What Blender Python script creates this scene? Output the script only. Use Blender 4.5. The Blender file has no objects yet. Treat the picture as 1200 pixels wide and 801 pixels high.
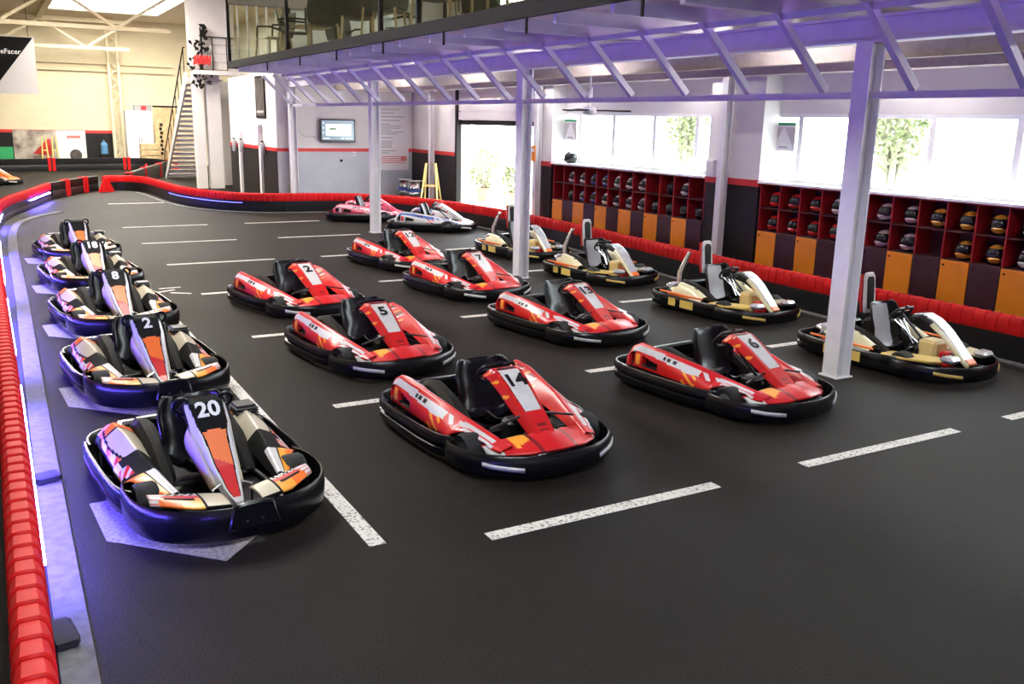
import bpy, bmesh, math, random
from math import sin, cos, pi, radians, sqrt
from mathutils import Vector, Matrix

random.seed(7)
SC = bpy.context.scene
COL = SC.collection

# ------------------------------------------------------------------ camera
CAM_H = 2.6
F_PX, YAW, PITCH, ROLL = 1061.871, 0.5185, 0.2379, -0.0214
cam_data = bpy.data.cameras.new("camera")
cam_data.sensor_fit = 'HORIZONTAL'
cam_data.sensor_width = 36.0
cam_data.lens = F_PX / 1200.0 * 36.0
cam_data.clip_end = 400
cam = bpy.data.objects.new("camera", cam_data)
COL.objects.link(cam)
fw = Vector((sin(YAW), cos(YAW), 0)); rt = Vector((cos(YAW), -sin(YAW), 0)); up = Vector((0, 0, 1))
f2 = fw * cos(PITCH) - up * sin(PITCH)
d1 = -(up * cos(PITCH) + fw * sin(PITCH))
r2 = rt * cos(ROLL) + d1 * sin(ROLL)
d2 = -rt * sin(ROLL) + d1 * cos(ROLL)
cam.matrix_world = Matrix(((r2.x, -d2.x, -f2.x, 0), (r2.y, -d2.y, -f2.y, 0), (r2.z, -d2.z, -f2.z, CAM_H), (0, 0, 0, 1)))
SC.camera = cam

# ------------------------------------------------------------------ world, exposure, large lights
W = bpy.data.worlds.new("overcast_sky"); SC.world = W; W.use_nodes = True
bg = W.node_tree.nodes["Background"]
bg.inputs[0].default_value = (0.90, 0.95, 1.0, 1); bg.inputs[1].default_value = 16.0
vs = SC.view_settings
vs.view_transform = 'Standard'; vs.look = 'None'; vs.gamma = 1.0; vs.exposure = 0.0; vs.use_curve_mapping = False

def area_light(name, loc, rot, sx, sy, power, color, portal=False):
    d = bpy.data.lights.new(name, 'AREA'); d.shape = 'RECTANGLE'; d.size = sx; d.size_y = sy
    d.energy = power; d.color = color
    if portal: d.cycles.is_portal = True
    o = bpy.data.objects.new(name, d); COL.objects.link(o)
    o.location = loc; o.rotation_euler = rot
    return o
# lamps fill the skylight openings; all but the farthest unseen, added for light
SKYLIGHTS = [(1.5, 2.0, 3.0, 4.0), (1.0, 14.0, 3.0, 5.0), (2.6, 30.5, 4.4, 7.0), (5.2, 43.0, 4.6, 9.0)]   # x, y, width, length
SKYPOWER = [80, 540, 1300, 1350]
SKYCOL = [(1.0, 0.92, 0.84), (1.0, 0.84, 0.66), (1.0, 0.79, 0.54), (1.0, 0.83, 0.58)]
for (x, y, w, l), p, c in zip(SKYLIGHTS, SKYPOWER, SKYCOL):
    area_light("skylight_fill", (x, y, 7.04), (0, 0, 0), w, l, p, c)
# portals guide the sky's light through window bands and the loading door
area_light("window_portal", (11.95, 15.3, 2.28), (0, radians(-90), 0), 1.1, 5.2, 1, (1, 1, 1), True)
area_light("window_portal", (11.95, 7.6, 2.28), (0, radians(-90), 0), 1.1, 7.6, 1, (1, 1, 1), True)
area_light("door_portal", (11.95, 21.3, 1.25), (0, radians(-90), 0), 2.5, 4.6, 1, (1, 1, 1), True)
area_light("window_portal", (11.95, 16.0, 5.9), (0, radians(-90), 0), 1.4, 14.0, 1, (1, 1, 1), True)

# ------------------------------------------------------------------ materials
MATS = {}
def mat(name, col, rough=0.5, metal=0.0, var=0.0, vscale=12.0, bump=0.0, bscale=60.0, coat=0.0, emit=None, estr=0.0, col2=None, spec=0.5):
    m = bpy.data.materials.new(name); m.use_nodes = True
    nt = m.node_tree; b = nt.nodes["Principled BSDF"]
    b.inputs["Base Color"].default_value = (*col, 1)
    b.inputs["Roughness"].default_value = rough; b.inputs["Metallic"].default_value = metal
    b.inputs["Specular IOR Level"].default_value = spec
    if coat: b.inputs["Coat Weight"].default_value = coat; b.inputs["Coat Roughness"].default_value = 0.12
    tc = None
    if var or bump or col2:
        tc = nt.nodes.new("ShaderNodeTexCoord")
    if var or col2:
        n = nt.nodes.new("ShaderNodeTexNoise"); n.inputs["Scale"].default_value = vscale; n.inputs["Detail"].default_value = 5
        nt.links.new(tc.outputs["Object"], n.inputs["Vector"])
        r = nt.nodes.new("ShaderNodeValToRGB")
        c2 = col2 if col2 else tuple(c * (1 - var) for c in col)
        c1 = col if col2 else tuple(min(1, c * (1 + var * .6)) for c in col)
        r.color_ramp.elements[0].color = (*c2, 1); r.color_ramp.elements[1].color = (*c1, 1)
        r.color_ramp.elements[0].position = .35; r.color_ramp.elements[1].position = .65
        nt.links.new(n.outputs[0], r.inputs[0]); nt.links.new(r.outputs[0], b.inputs["Base Color"])
    if bump:
        n2 = nt.nodes.new("ShaderNodeTexNoise"); n2.inputs["Scale"].default_value = bscale; n2.inputs["Detail"].default_value = 4
        nt.links.new(tc.outputs["Object"], n2.inputs["Vector"])
        bp = nt.nodes.new("ShaderNodeBump"); bp.inputs["Strength"].default_value = bump; bp.inputs["Distance"].default_value = 0.01
        nt.links.new(n2.outputs[0], bp.inputs["Height"]); nt.links.new(bp.outputs[0], b.inputs["Normal"])
    if emit:
        b.inputs["Emission Color"].default_value = (*emit, 1); b.inputs["Emission Strength"].default_value = estr
    MATS[name] = m
    return m

mat("cream_wall", (0.72, 0.62, 0.43), 0.85, var=.05, vscale=1.2)
mat("white_wall", (0.72, 0.69, 0.68), 0.8, var=.04, vscale=1.5)
mat("grey_wainscot", (0.42, 0.44, 0.49), 0.35, var=.06, vscale=2)
mat("dark_wainscot", (0.013, 0.011, 0.011), 0.5, var=.1, spec=.3)
mat("red_band", (0.62, 0.03, 0.03), 0.5)
mat("white_steel", (0.78, 0.76, 0.78), 0.45, var=.05, vscale=6)
mat("lilac_steel", (0.62, 0.58, 0.66), 0.5, var=.06, vscale=5)
mat("dark_edge", (0.014, 0.012, 0.010), 0.7, spec=.2)
mat("deck_board", (0.70, 0.62, 0.55), 0.7, var=.2, vscale=3)
mat("joist_brown", (0.34, 0.28, 0.27), 0.7, var=.1)
mat("roof_panel", (0.62, 0.52, 0.38), 0.8, var=.08)
mat("kerb_paint", (0.13, 0.125, 0.125), 0.8, var=.25, vscale=14, bump=.3, bscale=90)
mat("black_plastic", (0.006, 0.006, 0.007), 0.26, var=.3, vscale=8, spec=.4)
mat("barrier_black", (0.010, 0.010, 0.012), 0.4, spec=.4)
mat("red_tube", (0.62, 0.010, 0.012), 0.5, var=.12, vscale=5, spec=.15)
mat("rubber", (0.014, 0.014, 0.014), 0.75, bump=.2, bscale=120)
mat("rim_metal", (0.45, 0.45, 0.46), 0.35, metal=.9)
mat("frame_metal", (0.045, 0.045, 0.05), 0.45, metal=.5)
mat("chrome", (0.75, 0.75, 0.77), 0.22, metal=1.0, var=.1)
mat("seat_black", (0.006, 0.006, 0.0065), 0.24, spec=.45)
mat("seat_grey", (0.40, 0.40, 0.42), 0.35)
mat("kart_red", (0.62, 0.010, 0.011), 0.34, coat=.12)
mat("kart_darkred", (0.22, 0.012, 0.012), 0.3, coat=.3)
mat("kart_orange", (0.85, 0.16, 0.015), 0.36, coat=.12)
mat("kart_amber", (0.90, 0.36, 0.03), 0.36, coat=.12)
mat("kart_white", (0.62, 0.60, 0.60), 0.36, coat=.12, var=.06)
mat("kart_cream", (0.52, 0.45, 0.33), 0.38, coat=.2)
mat("kart_black", (0.006, 0.006, 0.007), 0.4, spec=.35)
mat("panel_black", (0.005, 0.005, 0.005), 0.65, spec=.12)
mat("kart_yellow", (0.74, 0.52, 0.12), 0.3, coat=.4)
mat("kart_paleyellow", (0.74, 0.68, 0.42), 0.3, coat=.4)
mat("kart_silver", (0.62, 0.62, 0.64), 0.2, metal=.35, coat=.5, var=.2, vscale=9)
mat("kart_pink", (0.66, 0.06, 0.13), 0.3, coat=.4)
mat("kart_pinkwhite", (0.80, 0.55, 0.62), 0.3, coat=.4)
mat("kart_blue", (0.06, 0.12, 0.42), 0.3, coat=.4)
mat("number_white", (0.80, 0.79, 0.76), 0.4)
mat("tank_plastic", (0.76, 0.56, 0.22), 0.35)
mat("rack_red", (0.34, 0.008, 0.012), 0.5, var=.1)
mat("rack_dark", (0.05, 0.008, 0.010), 0.6)
mat("locker_orange", (0.95, 0.31, 0.02), 0.4, var=.06, vscale=3)
mat("locker_plum", (0.045, 0.012, 0.022), 0.45, var=.1, vscale=3)
mat("window_white", (0.85, 0.85, 0.86), 0.4)
mat("tree_leaf", (0.13, 0.17, 0.06), 0.7, col2=(0.24, 0.26, 0.14), vscale=2)
mat("bark", (0.20, 0.18, 0.14), 0.9)
mat("concrete_out", (0.70, 0.69, 0.66), 0.9, var=.08, vscale=1)
mat("terracotta", (0.55, 0.22, 0.10), 0.8)
mat("warning_yellow", (0.80, 0.66, 0.22), 0.5)
mat("wood_panel", (0.55, 0.38, 0.20), 0.6, var=.25, vscale=4)
mat("banner_black", (0.006, 0.005, 0.006), 0.8, spec=.1)
mat("banner_grey", (0.50, 0.46, 0.47), 0.6)
mat("sign_green", (0.02, 0.30, 0.10), 0.5)
mat("poster_photo", (0.62, 0.55, 0.46), 0.6, col2=(0.16, 0.10, 0.09), vscale=1.6)
mat("poster_dark", (0.12, 0.10, 0.09), 0.4, col2=(0.02, 0.02, 0.02), vscale=3)
mat("paper_white", (0.72, 0.71, 0.73), 0.5)
mat("print_grey", (0.30, 0.30, 0.32), 0.6)
mat("print_red", (0.70, 0.20, 0.18), 0.6)
mat("tv_screen", (0.05, 0.06, 0.07), 0.2, emit=(0.45, 0.60, 0.75), estr=0.55)
mat("tv_bright", (0.3, 0.3, 0.3), 0.3, emit=(0.85, 0.93, 1.0), estr=1.0)
mat("tv_green", (0.05, 0.1, 0.02), 0.3, emit=(0.35, 0.5, 0.1), estr=0.3)
mat("led_blue", (0.1, 0.1, 0.1), 0.4, emit=(0.11, 0.085, 1.0), estr=700.0)
mat("led_dim", (0.1, 0.1, 0.1), 0.4, emit=(0.12, 0.12, 1.0), estr=9.0)
mat("added_violet", (0.1, 0.1, 0.1), 0.4, emit=(0.50, 0.28, 1.0), estr=5.0)
mat("added_tube_white", (0.8, 0.8, 0.8), 0.4, emit=(1.0, 0.95, 0.91), estr=130.0)
mat("lounge_dark", (0.02, 0.017, 0.015), 0.55)
mat("lounge_wood", (0.36, 0.26, 0.15), 0.5, var=.2)
mat("helmet_dark", (0.012, 0.012, 0.013), 0.15)
mat("helmet_red", (0.55, 0.02, 0.02), 0.2, coat=.4)
mat("helmet_rose", (0.62, 0.46, 0.48), 0.25, coat=.4)
mat("helmet_amber", (0.72, 0.34, 0.04), 0.25, coat=.4)
mat("helmet_blue", (0.14, 0.17, 0.40), 0.25, coat=.4)
mat("helmet_white", (0.66, 0.64, 0.64), 0.25, coat=.4)
mat("stone_brown", (0.035, 0.03, 0.028), 0.9, var=.2, bump=.5, bscale=40)
mat("ocean_jug", (0.10, 0.25, 0.45), 0.3)

def asphalt():
    m = mat("asphalt", (0.022, 0.020, 0.019), 0.55, spec=.11)
    nt = m.node_tree; b = nt.nodes["Principled BSDF"]
    tc = nt.nodes.new("ShaderNodeTexCoord")
    n1 = nt.nodes.new("ShaderNodeTexNoise"); n1.inputs["Scale"].default_value = .35; n1.inputs["Detail"].default_value = 6
    n2 = nt.nodes.new("ShaderNodeTexNoise"); n2.inputs["Scale"].default_value = 110; n2.inputs["Detail"].default_value = 3
    v = nt.nodes.new("ShaderNodeTexVoronoi"); v.inputs["Scale"].default_value = 130
    for n in (n1, n2, v): nt.links.new(tc.outputs["Object"], n.inputs["Vector"])
    r1 = nt.nodes.new("ShaderNodeValToRGB")
    r1.color_ramp.elements[0].position = .3; r1.color_ramp.elements[1].position = .75
    r1.color_ramp.elements[0].color = (0.0058, 0.0047, 0.0039, 1); r1.color_ramp.elements[1].color = (0.0145, 0.0115, 0.0090, 1)
    nt.links.new(n1.outputs[0], r1.inputs[0])
    r2_ = nt.nodes.new("ShaderNodeValToRGB"); r2_.color_ramp.elements[0].position = .35; r2_.color_ramp.elements[1].position = .8
    r2_.color_ramp.elements[0].color = (.55, .55, .55, 1); r2_.color_ramp.elements[1].color = (3.2, 3.1, 3.0, 1)
    nt.links.new(n2.outputs[0], r2_.inputs[0])
    mx = nt.nodes.new("ShaderNodeMix"); mx.data_type = 'RGBA'; mx.blend_type = 'MULTIPLY'; mx.inputs[0].default_value = 1
    nt.links.new(r1.outputs[0], mx.inputs[6]); nt.links.new(r2_.outputs[0], mx.inputs[7])
    nt.links.new(mx.outputs[2], b.inputs["Base Color"])
    rr = nt.nodes.new("ShaderNodeMapRange"); rr.inputs[3].default_value = .5; rr.inputs[4].default_value = .7
    nt.links.new(n1.outputs[0], rr.inputs[0]); nt.links.new(rr.outputs[0], b.inputs["Roughness"])
    bp = nt.nodes.new("ShaderNodeBump"); bp.inputs["Strength"].default_value = .6; bp.inputs["Distance"].default_value = .004
    nt.links.new(v.outputs["Distance"], bp.inputs["Height"]); nt.links.new(bp.outputs[0], b.inputs["Normal"])
asphalt()

def worn_paint():
    m = mat("worn_paint", (0.70, 0.67, 0.62), 0.6)
    nt = m.node_tree; b = nt.nodes["Principled BSDF"]
    tc = nt.nodes.new("ShaderNodeTexCoord")
    n = nt.nodes.new("ShaderNodeTexNoise"); n.inputs["Scale"].default_value = 38; n.inputs["Detail"].default_value = 6
    n2 = nt.nodes.new("ShaderNodeTexNoise"); n2.inputs["Scale"].default_value = 3; n2.inputs["Detail"].default_value = 4
    nt.links.new(tc.outputs["Object"], n.inputs["Vector"]); nt.links.new(tc.outputs["Object"], n2.inputs["Vector"])
    ad = nt.nodes.new("ShaderNodeMath"); ad.operation = 'ADD'
    sc = nt.nodes.new("ShaderNodeMath"); sc.operation = 'MULTIPLY'; sc.inputs[1].default_value = .35
    nt.links.new(n2.outputs[0], sc.inputs[0]); nt.links.new(n.outputs[0], ad.inputs[0]); nt.links.new(sc.outputs[0], ad.inputs[1])
    r = nt.nodes.new("ShaderNodeValToRGB"); r.color_ramp.elements[0].position = .52; r.color_ramp.elements[1].position = .66
    r.color_ramp.elements[0].color = (0.16, 0.145, 0.13, 1); r.color_ramp.elements[1].color = (0.66, 0.62, 0.56, 1)
    nt.links.new(ad.outputs[0], r.inputs[0]); nt.links.new(r.outputs[0], b.inputs["Base Color"])
worn_paint()
mat("box_paint", (0.34, 0.31, 0.28), 0.7, col2=(0.16, 0.145, 0.135), vscale=40)

def glass_mat(name, tint, gloss):
    m = bpy.data.materials.new(name); m.use_nodes = True; nt = m.node_tree
    for n in list(nt.nodes): nt.nodes.remove(n)
    o = nt.nodes.new("ShaderNodeOutputMaterial"); t = nt.nodes.new("ShaderNodeBsdfTransparent"); g = nt.nodes.new("ShaderNodeBsdfGlossy")
    t.inputs[0].default_value = (*tint, 1); g.inputs["Roughness"].default_value = .02
    mx = nt.nodes.new("ShaderNodeMixShader"); mx.inputs[0].default_value = gloss
    nt.links.new(t.outputs[0], mx.inputs[1]); nt.links.new(g.outputs[0], mx.inputs[2]); nt.links.new(mx.outputs[0], o.inputs[0])
    MATS[name] = m
glass_mat("window_glass", (0.95, 0.98, 0.97), .05)
glass_mat("rail_glass", (0.80, 0.82, 0.72), .07)

# ------------------------------------------------------------------ mesh builder
class MB:
    def __init__(s): s.v = []; s.f = []; s.m = []
    def add(s, verts, faces, mi=0):
        o = len(s.v); s.v += [tuple(v) for v in verts]
        for i, f in enumerate(faces):
            s.f.append([o + k for k in f]); s.m.append(mi[i] if isinstance(mi, list) else mi)
        return s
    def box(s, x0, x1, y0, y1, z0, z1, mi=0):
        return s.add([(x0, y0, z0), (x1, y0, z0), (x1, y1, z0), (x0, y1, z0), (x0, y0, z1), (x1, y0, z1), (x1, y1, z1), (x0, y1, z1)],
                     [(0, 3, 2, 1), (4, 5, 6, 7), (0, 1, 5, 4), (1, 2, 6, 5), (2, 3, 7, 6), (3, 0, 4, 7)], mi)
    def beam(s, p0, p1, w, h, mi=0, upv=(0, 0, 1)):
        p0 = Vector(p0); p1 = Vector(p1); t = (p1 - p0).normalized(); u = Vector(upv)
        if abs(t.dot(u)) > .99: u = Vector((1, 0, 0))
        a = t.cross(u).normalized() * w / 2; b = a.cross(t).normalized() * h / 2
        vs_ = [p + i * a + j * b for p in (p0, p1) for i, j in ((-1, -1), (1, -1), (1, 1), (-1, 1))]
        return s.add(vs_, [(0, 1, 2, 3), (7, 6, 5, 4), (0, 4, 5, 1), (1, 5, 6, 2), (2, 6, 7, 3), (3, 7, 4, 0)], mi)
    def cyl(s, p0, p1, r0, r1=None, n=12, mi=0, cap=True):
        r1 = r0 if r1 is None else r1
        return s.tube([p0, p1], [r0, r1], n, mi, cap)
    def tube(s, pts, r, n=8, mi=0, cap=True, closed=False):
        pts = [Vector(p) for p in pts]; k = len(pts)
        rr = r if isinstance(r, (list, tuple)) else [r] * k
        rings = []; prev = None
        for i, p in enumerate(pts):
            if closed: t = pts[(i + 1) % k] - pts[i - 1]
            else: t = pts[min(i + 1, k - 1)] - pts[max(i - 1, 0)]
            t.normalize()
            if prev is None:
                a = t.cross(Vector((0, 0, 1)))
                if a.length < .05: a = t.cross(Vector((1, 0, 0)))
            else: a = prev - t * prev.dot(t)
            a.normalize(); prev = a; b = t.cross(a)
            rings.append([p + (a * cos(2 * pi * j / n) + b * sin(2 * pi * j / n)) * rr[i] for j in range(n)])
        return s.loft(rings, mi, cap and not closed, closed)
    def loft(s, rings, mi=0, cap=True, closed=False):
        n = len(rings[0]); k = len(rings); vs_ = [v for r in rings for v in r]; fs = []
        for i in range(k if closed else k - 1):
            i2 = (i + 1) % k
            for j in range(n):
                fs.append((i * n + j, i * n + (j + 1) % n, i2 * n + (j + 1) % n, i2 * n + j))
        if cap: fs += [tuple(range(n))[::-1], tuple((k - 1) * n + j for j in range(n))]
        return s.add(vs_, fs, mi)
    def lathe(s, prof, n=16, origin=(0, 0, 0), axis='z', mi=0):
        rings = []
        for r, h in prof:
            ring = []
            for j in range(n):
                a = 2 * pi * j / n; c, d = r * cos(a), r * sin(a)
                p = {'z': (c, d, h), 'y': (c, h, -d), 'x': (h, c, d)}[axis]
                ring.append((p[0] + origin[0], p[1] + origin[1], p[2] + origin[2]))
            rings.append(ring)
        return s.loft(rings, mi, True)
    def grid(s, fn, nu, nv, mf=0):
        vs_ = [fn(i / nu, j / nv) for i in range(nu + 1) for j in range(nv + 1)]; fs = []; ms = []
        for i in range(nu):
            for j in range(nv):
                fs.append((i * (nv + 1) + j, (i + 1) * (nv + 1) + j, (i + 1) * (nv + 1) + j + 1, i * (nv + 1) + j + 1))
                ms.append(mf((i + .5) / nu, (j + .5) / nv) if callable(mf) else mf)
        return s.add(vs_, fs, ms)
    def prism(s, poly, z0, z1, mi=0, fn=None):
        """poly in (a,b); fn maps (a,b,h)->xyz"""
        fn = fn or (lambda a, b, h: (a, b, h)); n = len(poly)
        vs_ = [fn(a, b, z0) for a, b in poly] + [fn(a, b, z1) for a, b in poly]
        fs = [tuple(range(n))[::-1], tuple(range(n, 2 * n))] + [(i, (i + 1) % n, n + (i + 1) % n, n + i) for i in range(n)]
        return s.add(vs_, fs, mi)
    def sweep(s, path, prof, mi=0, closed=False, cap=True):
        """path: list of (x,y); prof: list of (outward offset, z); outward = right of travel"""
        k = len(path); rings = []
        for i in range(k):
            a = path[i - 1] if (closed or i > 0) else path[i]; b = path[(i + 1) % k] if (closed or i < k - 1) else path[i]
            tx, ty = b[0] - a[0], b[1] - a[1]; l = sqrt(tx * tx + ty * ty) or 1; nx, ny = ty / l, -tx / l
            rings.append([(path[i][0] + nx * o, path[i][1] + ny * o, z) for o, z in prof])
        return s.loft(rings, mi, cap and not closed, closed)
    def mesh(s, name, mats, bevel=0.0, sharp=35, smooth=True, fix=True):
        me = bpy.data.meshes.new(name); me.from_pydata(s.v, [], s.f)
        for mn in (mats if isinstance(mats, (list, tuple)) else [mats]): me.materials.append(MATS[mn])
        for p, mi in zip(me.polygons, s.m): p.material_index = mi
        bm = bmesh.new(); bm.from_mesh(me)
        if fix: bmesh.ops.recalc_face_normals(bm, faces=bm.faces)
        if bevel:
            es = [e for e in bm.edges if e.is_manifold and e.calc_face_angle(0) > radians(30)]
            bmesh.ops.bevel(bm, geom=es, offset=bevel, segments=1, affect='EDGES', clamp_overlap=True)
        bm.to_mesh(me); bm.free()
        if smooth:
            me.polygons.foreach_set("use_smooth", [True] * len(me.polygons)); me.set_sharp_from_angle(angle=radians(sharp))
        me.update()
        return me
    def build(s, name, mats, parent=None, bevel=0.0, sharp=35, smooth=True, loc=None, rot=None, fix=True):
        return link(name, s.mesh(name, mats, bevel, sharp, smooth, fix), parent, loc, rot)

def link(name, data, parent=None, loc=None, rot=None):
    o = bpy.data.objects.new(name, data); COL.objects.link(o)
    if parent: o.parent = parent
    if loc is not None: o.location = loc
    if rot is not None: o.rotation_euler = rot
    return o
def tag(o, label, cat, group=None):
    o["label"] = label; o["category"] = cat
    if group: o["group"] = group
    return o
def thing(name, label, cat, loc=(0, 0, 0), rz=0.0, group=None):
    o = link(name, None, None, loc, (0, 0, rz)); o.empty_display_size = .2
    return tag(o, label, cat, group)
def struct(o, label=None):
    o["kind"] = "structure"
    if label: o["label"] = label
    return o
def copy_tree(o, parent=None):
    c = o.copy(); COL.objects.link(c); c.parent = parent
    for ch in list(o.children): copy_tree(ch, c)
    return c
def catmull(pts, step=.25):
    P = [Vector((p[0], p[1], 0)) for p in pts]; out = []
    for i in range(len(P) - 1):
        p0 = P[max(i - 1, 0)]; p1 = P[i]; p2 = P[i + 1]; p3 = P[min(i + 2, len(P) - 1)]
        n = max(1, int((p2 - p1).length / step))
        for k in range(n):
            t = k / n
            q = .5 * ((2 * p1) + (p2 - p0) * t + (2 * p0 - 5 * p1 + 4 * p2 - p3) * t * t + (3 * p1 - p0 - 3 * p2 + p3) * t ** 3)
            out.append((q.x, q.y))
    out.append((P[-1].x, P[-1].y))
    return out
def resample(path, step):
    """[(x, y, heading)] every step along the path"""
    out = []; d = step / 2; acc = 0
    for (x0, y0), (x1, y1) in zip(path[:-1], path[1:]):
        l = math.hypot(x1 - x0, y1 - y0); h = math.atan2(y1 - y0, x1 - x0)
        while d <= acc + l:
            t = (d - acc) / l; out.append((x0 + (x1 - x0) * t, y0 + (y1 - y0) * t, h)); d += step
        acc += l
    return out
def text_mesh(name, body, size, depth, m, bold=0.012, align='CENTER'):
    cu = bpy.data.curves.new(name, 'FONT'); cu.body = body; cu.size = size; cu.extrude = depth; cu.offset = bold * size
    cu.align_x = align; cu.align_y = 'CENTER'; cu.resolution_u = 3
    t = bpy.data.objects.new(name, cu); COL.objects.link(t)
    dg = bpy.context.evaluated_depsgraph_get(); me = bpy.data.meshes.new_from_object(t.evaluated_get(dg))
    bpy.data.objects.remove(t); bpy.data.curves.remove(cu)
    me.materials.clear(); me.materials.append(MATS[m]); me.name = name
    return me

# ================================================================== THE SETTING
floor = struct(MB().box(-9, 11.65, -4, 51, -.12, 0).build("floor", "asphalt", smooth=False))
yard = struct(MB().box(11.95, 60, -20, 60, -.16, -.04).build("ground_outside", "concrete_out", smooth=False))

# painted markings belong to the floor
Y0, PITCHY = 4.735, 3.054
cols = [(2.557, 4.484), (5.388, 7.30), (8.05, 9.7)]
line_mesh = {}
def paint_line(x0, x1, y, w=.11):
    key = round(x1 - x0, 2)
    if key not in line_mesh:
        line_mesh[key] = MB().box(-(x1 - x0) / 2, (x1 - x0) / 2, -w / 2, w / 2, 0, .003).mesh("parking_line", "worn_paint", smooth=False)
    link("parking_line", line_mesh[key], floor, ((x0 + x1) / 2, y, 0))
for i in range(7):
    for k, (a, b) in enumerate(cols):
        if k == 2 and i > 4: continue
        paint_line(a, b, Y0 + PITCHY * i)
MB().box(.95, 2.1, 22.35, 22.47, 0, .003).build("parking_line", "worn_paint", floor, smooth=False)
MB().box(2.9, 4.6, 29.3, 29.42, 0, .003).build("parking_line", "worn_paint", floor, smooth=False)
MB().box(1.83, 1.94, 4.95, 14.0, 0, .003).build("lane_line", "worn_paint", floor, smooth=False)
for i in range(5):   # worn white start boxes under the row of orange karts
    dy = PITCHY * i
    MB().prism([(.36, 6.42 + dy), (.40, 5.76 + dy), (.47, 5.70 + dy), (1.0, 5.16 + dy), (1.42, 5.60 + dy), (1.42, 6.5 + dy)], 0, .002).build("start_box", "box_paint", floor, smooth=False)
for (x, y, a) in ((2.12, 14.35, .5), (2.30, 14.1, -.6), (2.22, 14.6, .1)):
    MB().box(-.16, .16, -.03, .03, 0, .002).build("worn_mark", "worn_paint", floor, smooth=False, loc=(x, y, 0), rot=(0, 0, a))

# hall walls, roof
struct(MB().box(-9.2, -9, -4, 51, 0, 7.2).build("wall_left", "cream_wall", smooth=False))
struct(MB().box(-9, 11.65, -4.2, -4, 0, 7.2).build("wall_near", "white_wall", smooth=False))
wf = struct(MB().box(-9, 12, 51, 51.2, 0, 7.2).build("wall_far", "cream_wall", smooth=False))
MB().box(-9, 5.6, 50.94, 51, 0, 1.62).build("wainscot", "dark_wainscot", wf, smooth=False)
MB().box(-9, 5.6, 50.93, 51, 1.62, 1.76).build("red_band", "red_band", wf, smooth=False)

# roof over the track with skylight openings, most of them added for the lamps
rb = MB()
ys = [-4.2]
xs_edge = 5.6
def roof_with_holes():
    holes = sorted([(y - l / 2, y + l / 2, x - w / 2, x + w / 2) for x, y, w, l in SKYLIGHTS])
    y = -4.2
    for y0, y1, x0, x1 in holes:
        rb.box(-9.2, 11.95, y, y0, 7.1, 7.2); rb.box(-9.2, x0, y0, y1, 7.1, 7.2); rb.box(x1, 11.95, y0, y1, 7.1, 7.2); y = y1
    rb.box(-9.2, 11.95, y, 51.2, 7.1, 7.2)
roof_with_holes()
struct(rb.build("ceiling", "roof_panel", smooth=False))
for k, (x, y, w, l) in enumerate(SKYLIGHTS):
    s_ = struct(MB().box(x - w / 2, x + w / 2, y - l / 2, y + l / 2, 7.2, 7.23).build("window_skylight", "window_glass", smooth=False))
    for i in range(1, int(l / 1.5)):
        yy = y - l / 2 + i * 1.5
        MB().box(x - w / 2, x + w / 2, yy - .03, yy + .03, 7.1, 7.2).build("skylight_bar", "window_white", s_, smooth=False)

# right wall with window bands, door opening and the upper floor's windows
WX = 11.65
SILL, HEAD = 1.72, 2.83
wr = MB()
def wallbox(y0, y1, z0, z1): wr.box(WX, 11.95, y0, y1, z0, z1)
UP0, UP1 = 5.2, 6.6
wallbox(-4.2, 3.6, 0, UP0); wallbox(3.6, 11.66, 0, SILL); wallbox(11.66, 12.95, 0, UP0); wallbox(12.95, 18.25, 0, SILL)
wallbox(18.25, 19.0, 0, UP0); wallbox(23.6, 27.2, 0, UP0); wallbox(27.2, 51, 0, UP0)
wallbox(3.6, 11.66, HEAD, UP0); wallbox(12.95, 18.25, HEAD, UP0); wallbox(19.0, 23.6, 2.5, UP0)
wallbox(-4.2, 9, UP0, 7.2); wallbox(9, 23, UP1, 7.2); wallbox(23, 51, UP0, 7.2)
wall_right = struct(wr.build("wall_right", "white_wall", smooth=False))
MB().box(11.62, WX, 23.62, 27.0, 0, 1.62).build("wainscot", "dark_wainscot", wall_right, smooth=False)
MB().box(11.615, WX, 23.62, 27.0, 1.62, 1.72).build("red_band", "red_band", wall_right, smooth=False)
MB().box(11.60, WX, 19.0, 23.6, 2.5, 2.62).build("door_lintel", "dark_edge", wall_right, smooth=False)
MB().box(11.5, WX, 23.55, 23.66, 0, 3.6).build("door_rail", "dark_edge", wall_right, smooth=False)
MB().box(11.5, WX, 18.95, 19.06, 0, 3.6).build("door_rail", "dark_edge", wall_right, smooth=False)
for i in range(4):
    MB().box(11.56, 11.64, 19.05, 23.55, 2.63 + i * .24, 2.86 + i * .24).build("shutter_slat", "white_wall", wall_right, smooth=False)

def window_band(name, y0, y1, z0, z1, mull, rail=True):
    fr = MB()
    fr.box(11.66, 11.76, y0, y1, z0, z0 + .06).box(11.66, 11.76, y0, y1, z1 - .06, z1).box(11.66, 11.76, y0, y0 + .06, z0, z1).box(11.66, 11.76, y1 - .06, y1, z0, z1)
    w_ = struct(fr.build(name, "window_white", smooth=False))
    for m_ in mull: MB().box(11.655, 11.77, m_ - .05, m_ + .05, z0 + .06, z1 - .06).build("mullion", "window_white", w_, smooth=False)
    e = [y0 + .06] + [x for m_ in sorted(mull) for x in (m_ - .05, m_ + .05)] + [y1 - .06]
    for a, b in zip(e[0::2], e[1::2]): MB().box(11.70, 11.71, a, b, z0 + .06, z1 - .06).build("pane", "window_glass", w_, smooth=False)
    return w_
window_band("window_1", 12.95, 18.25, SILL, HEAD, [17.54, 16.24, 14.85, 13.56])
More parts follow.
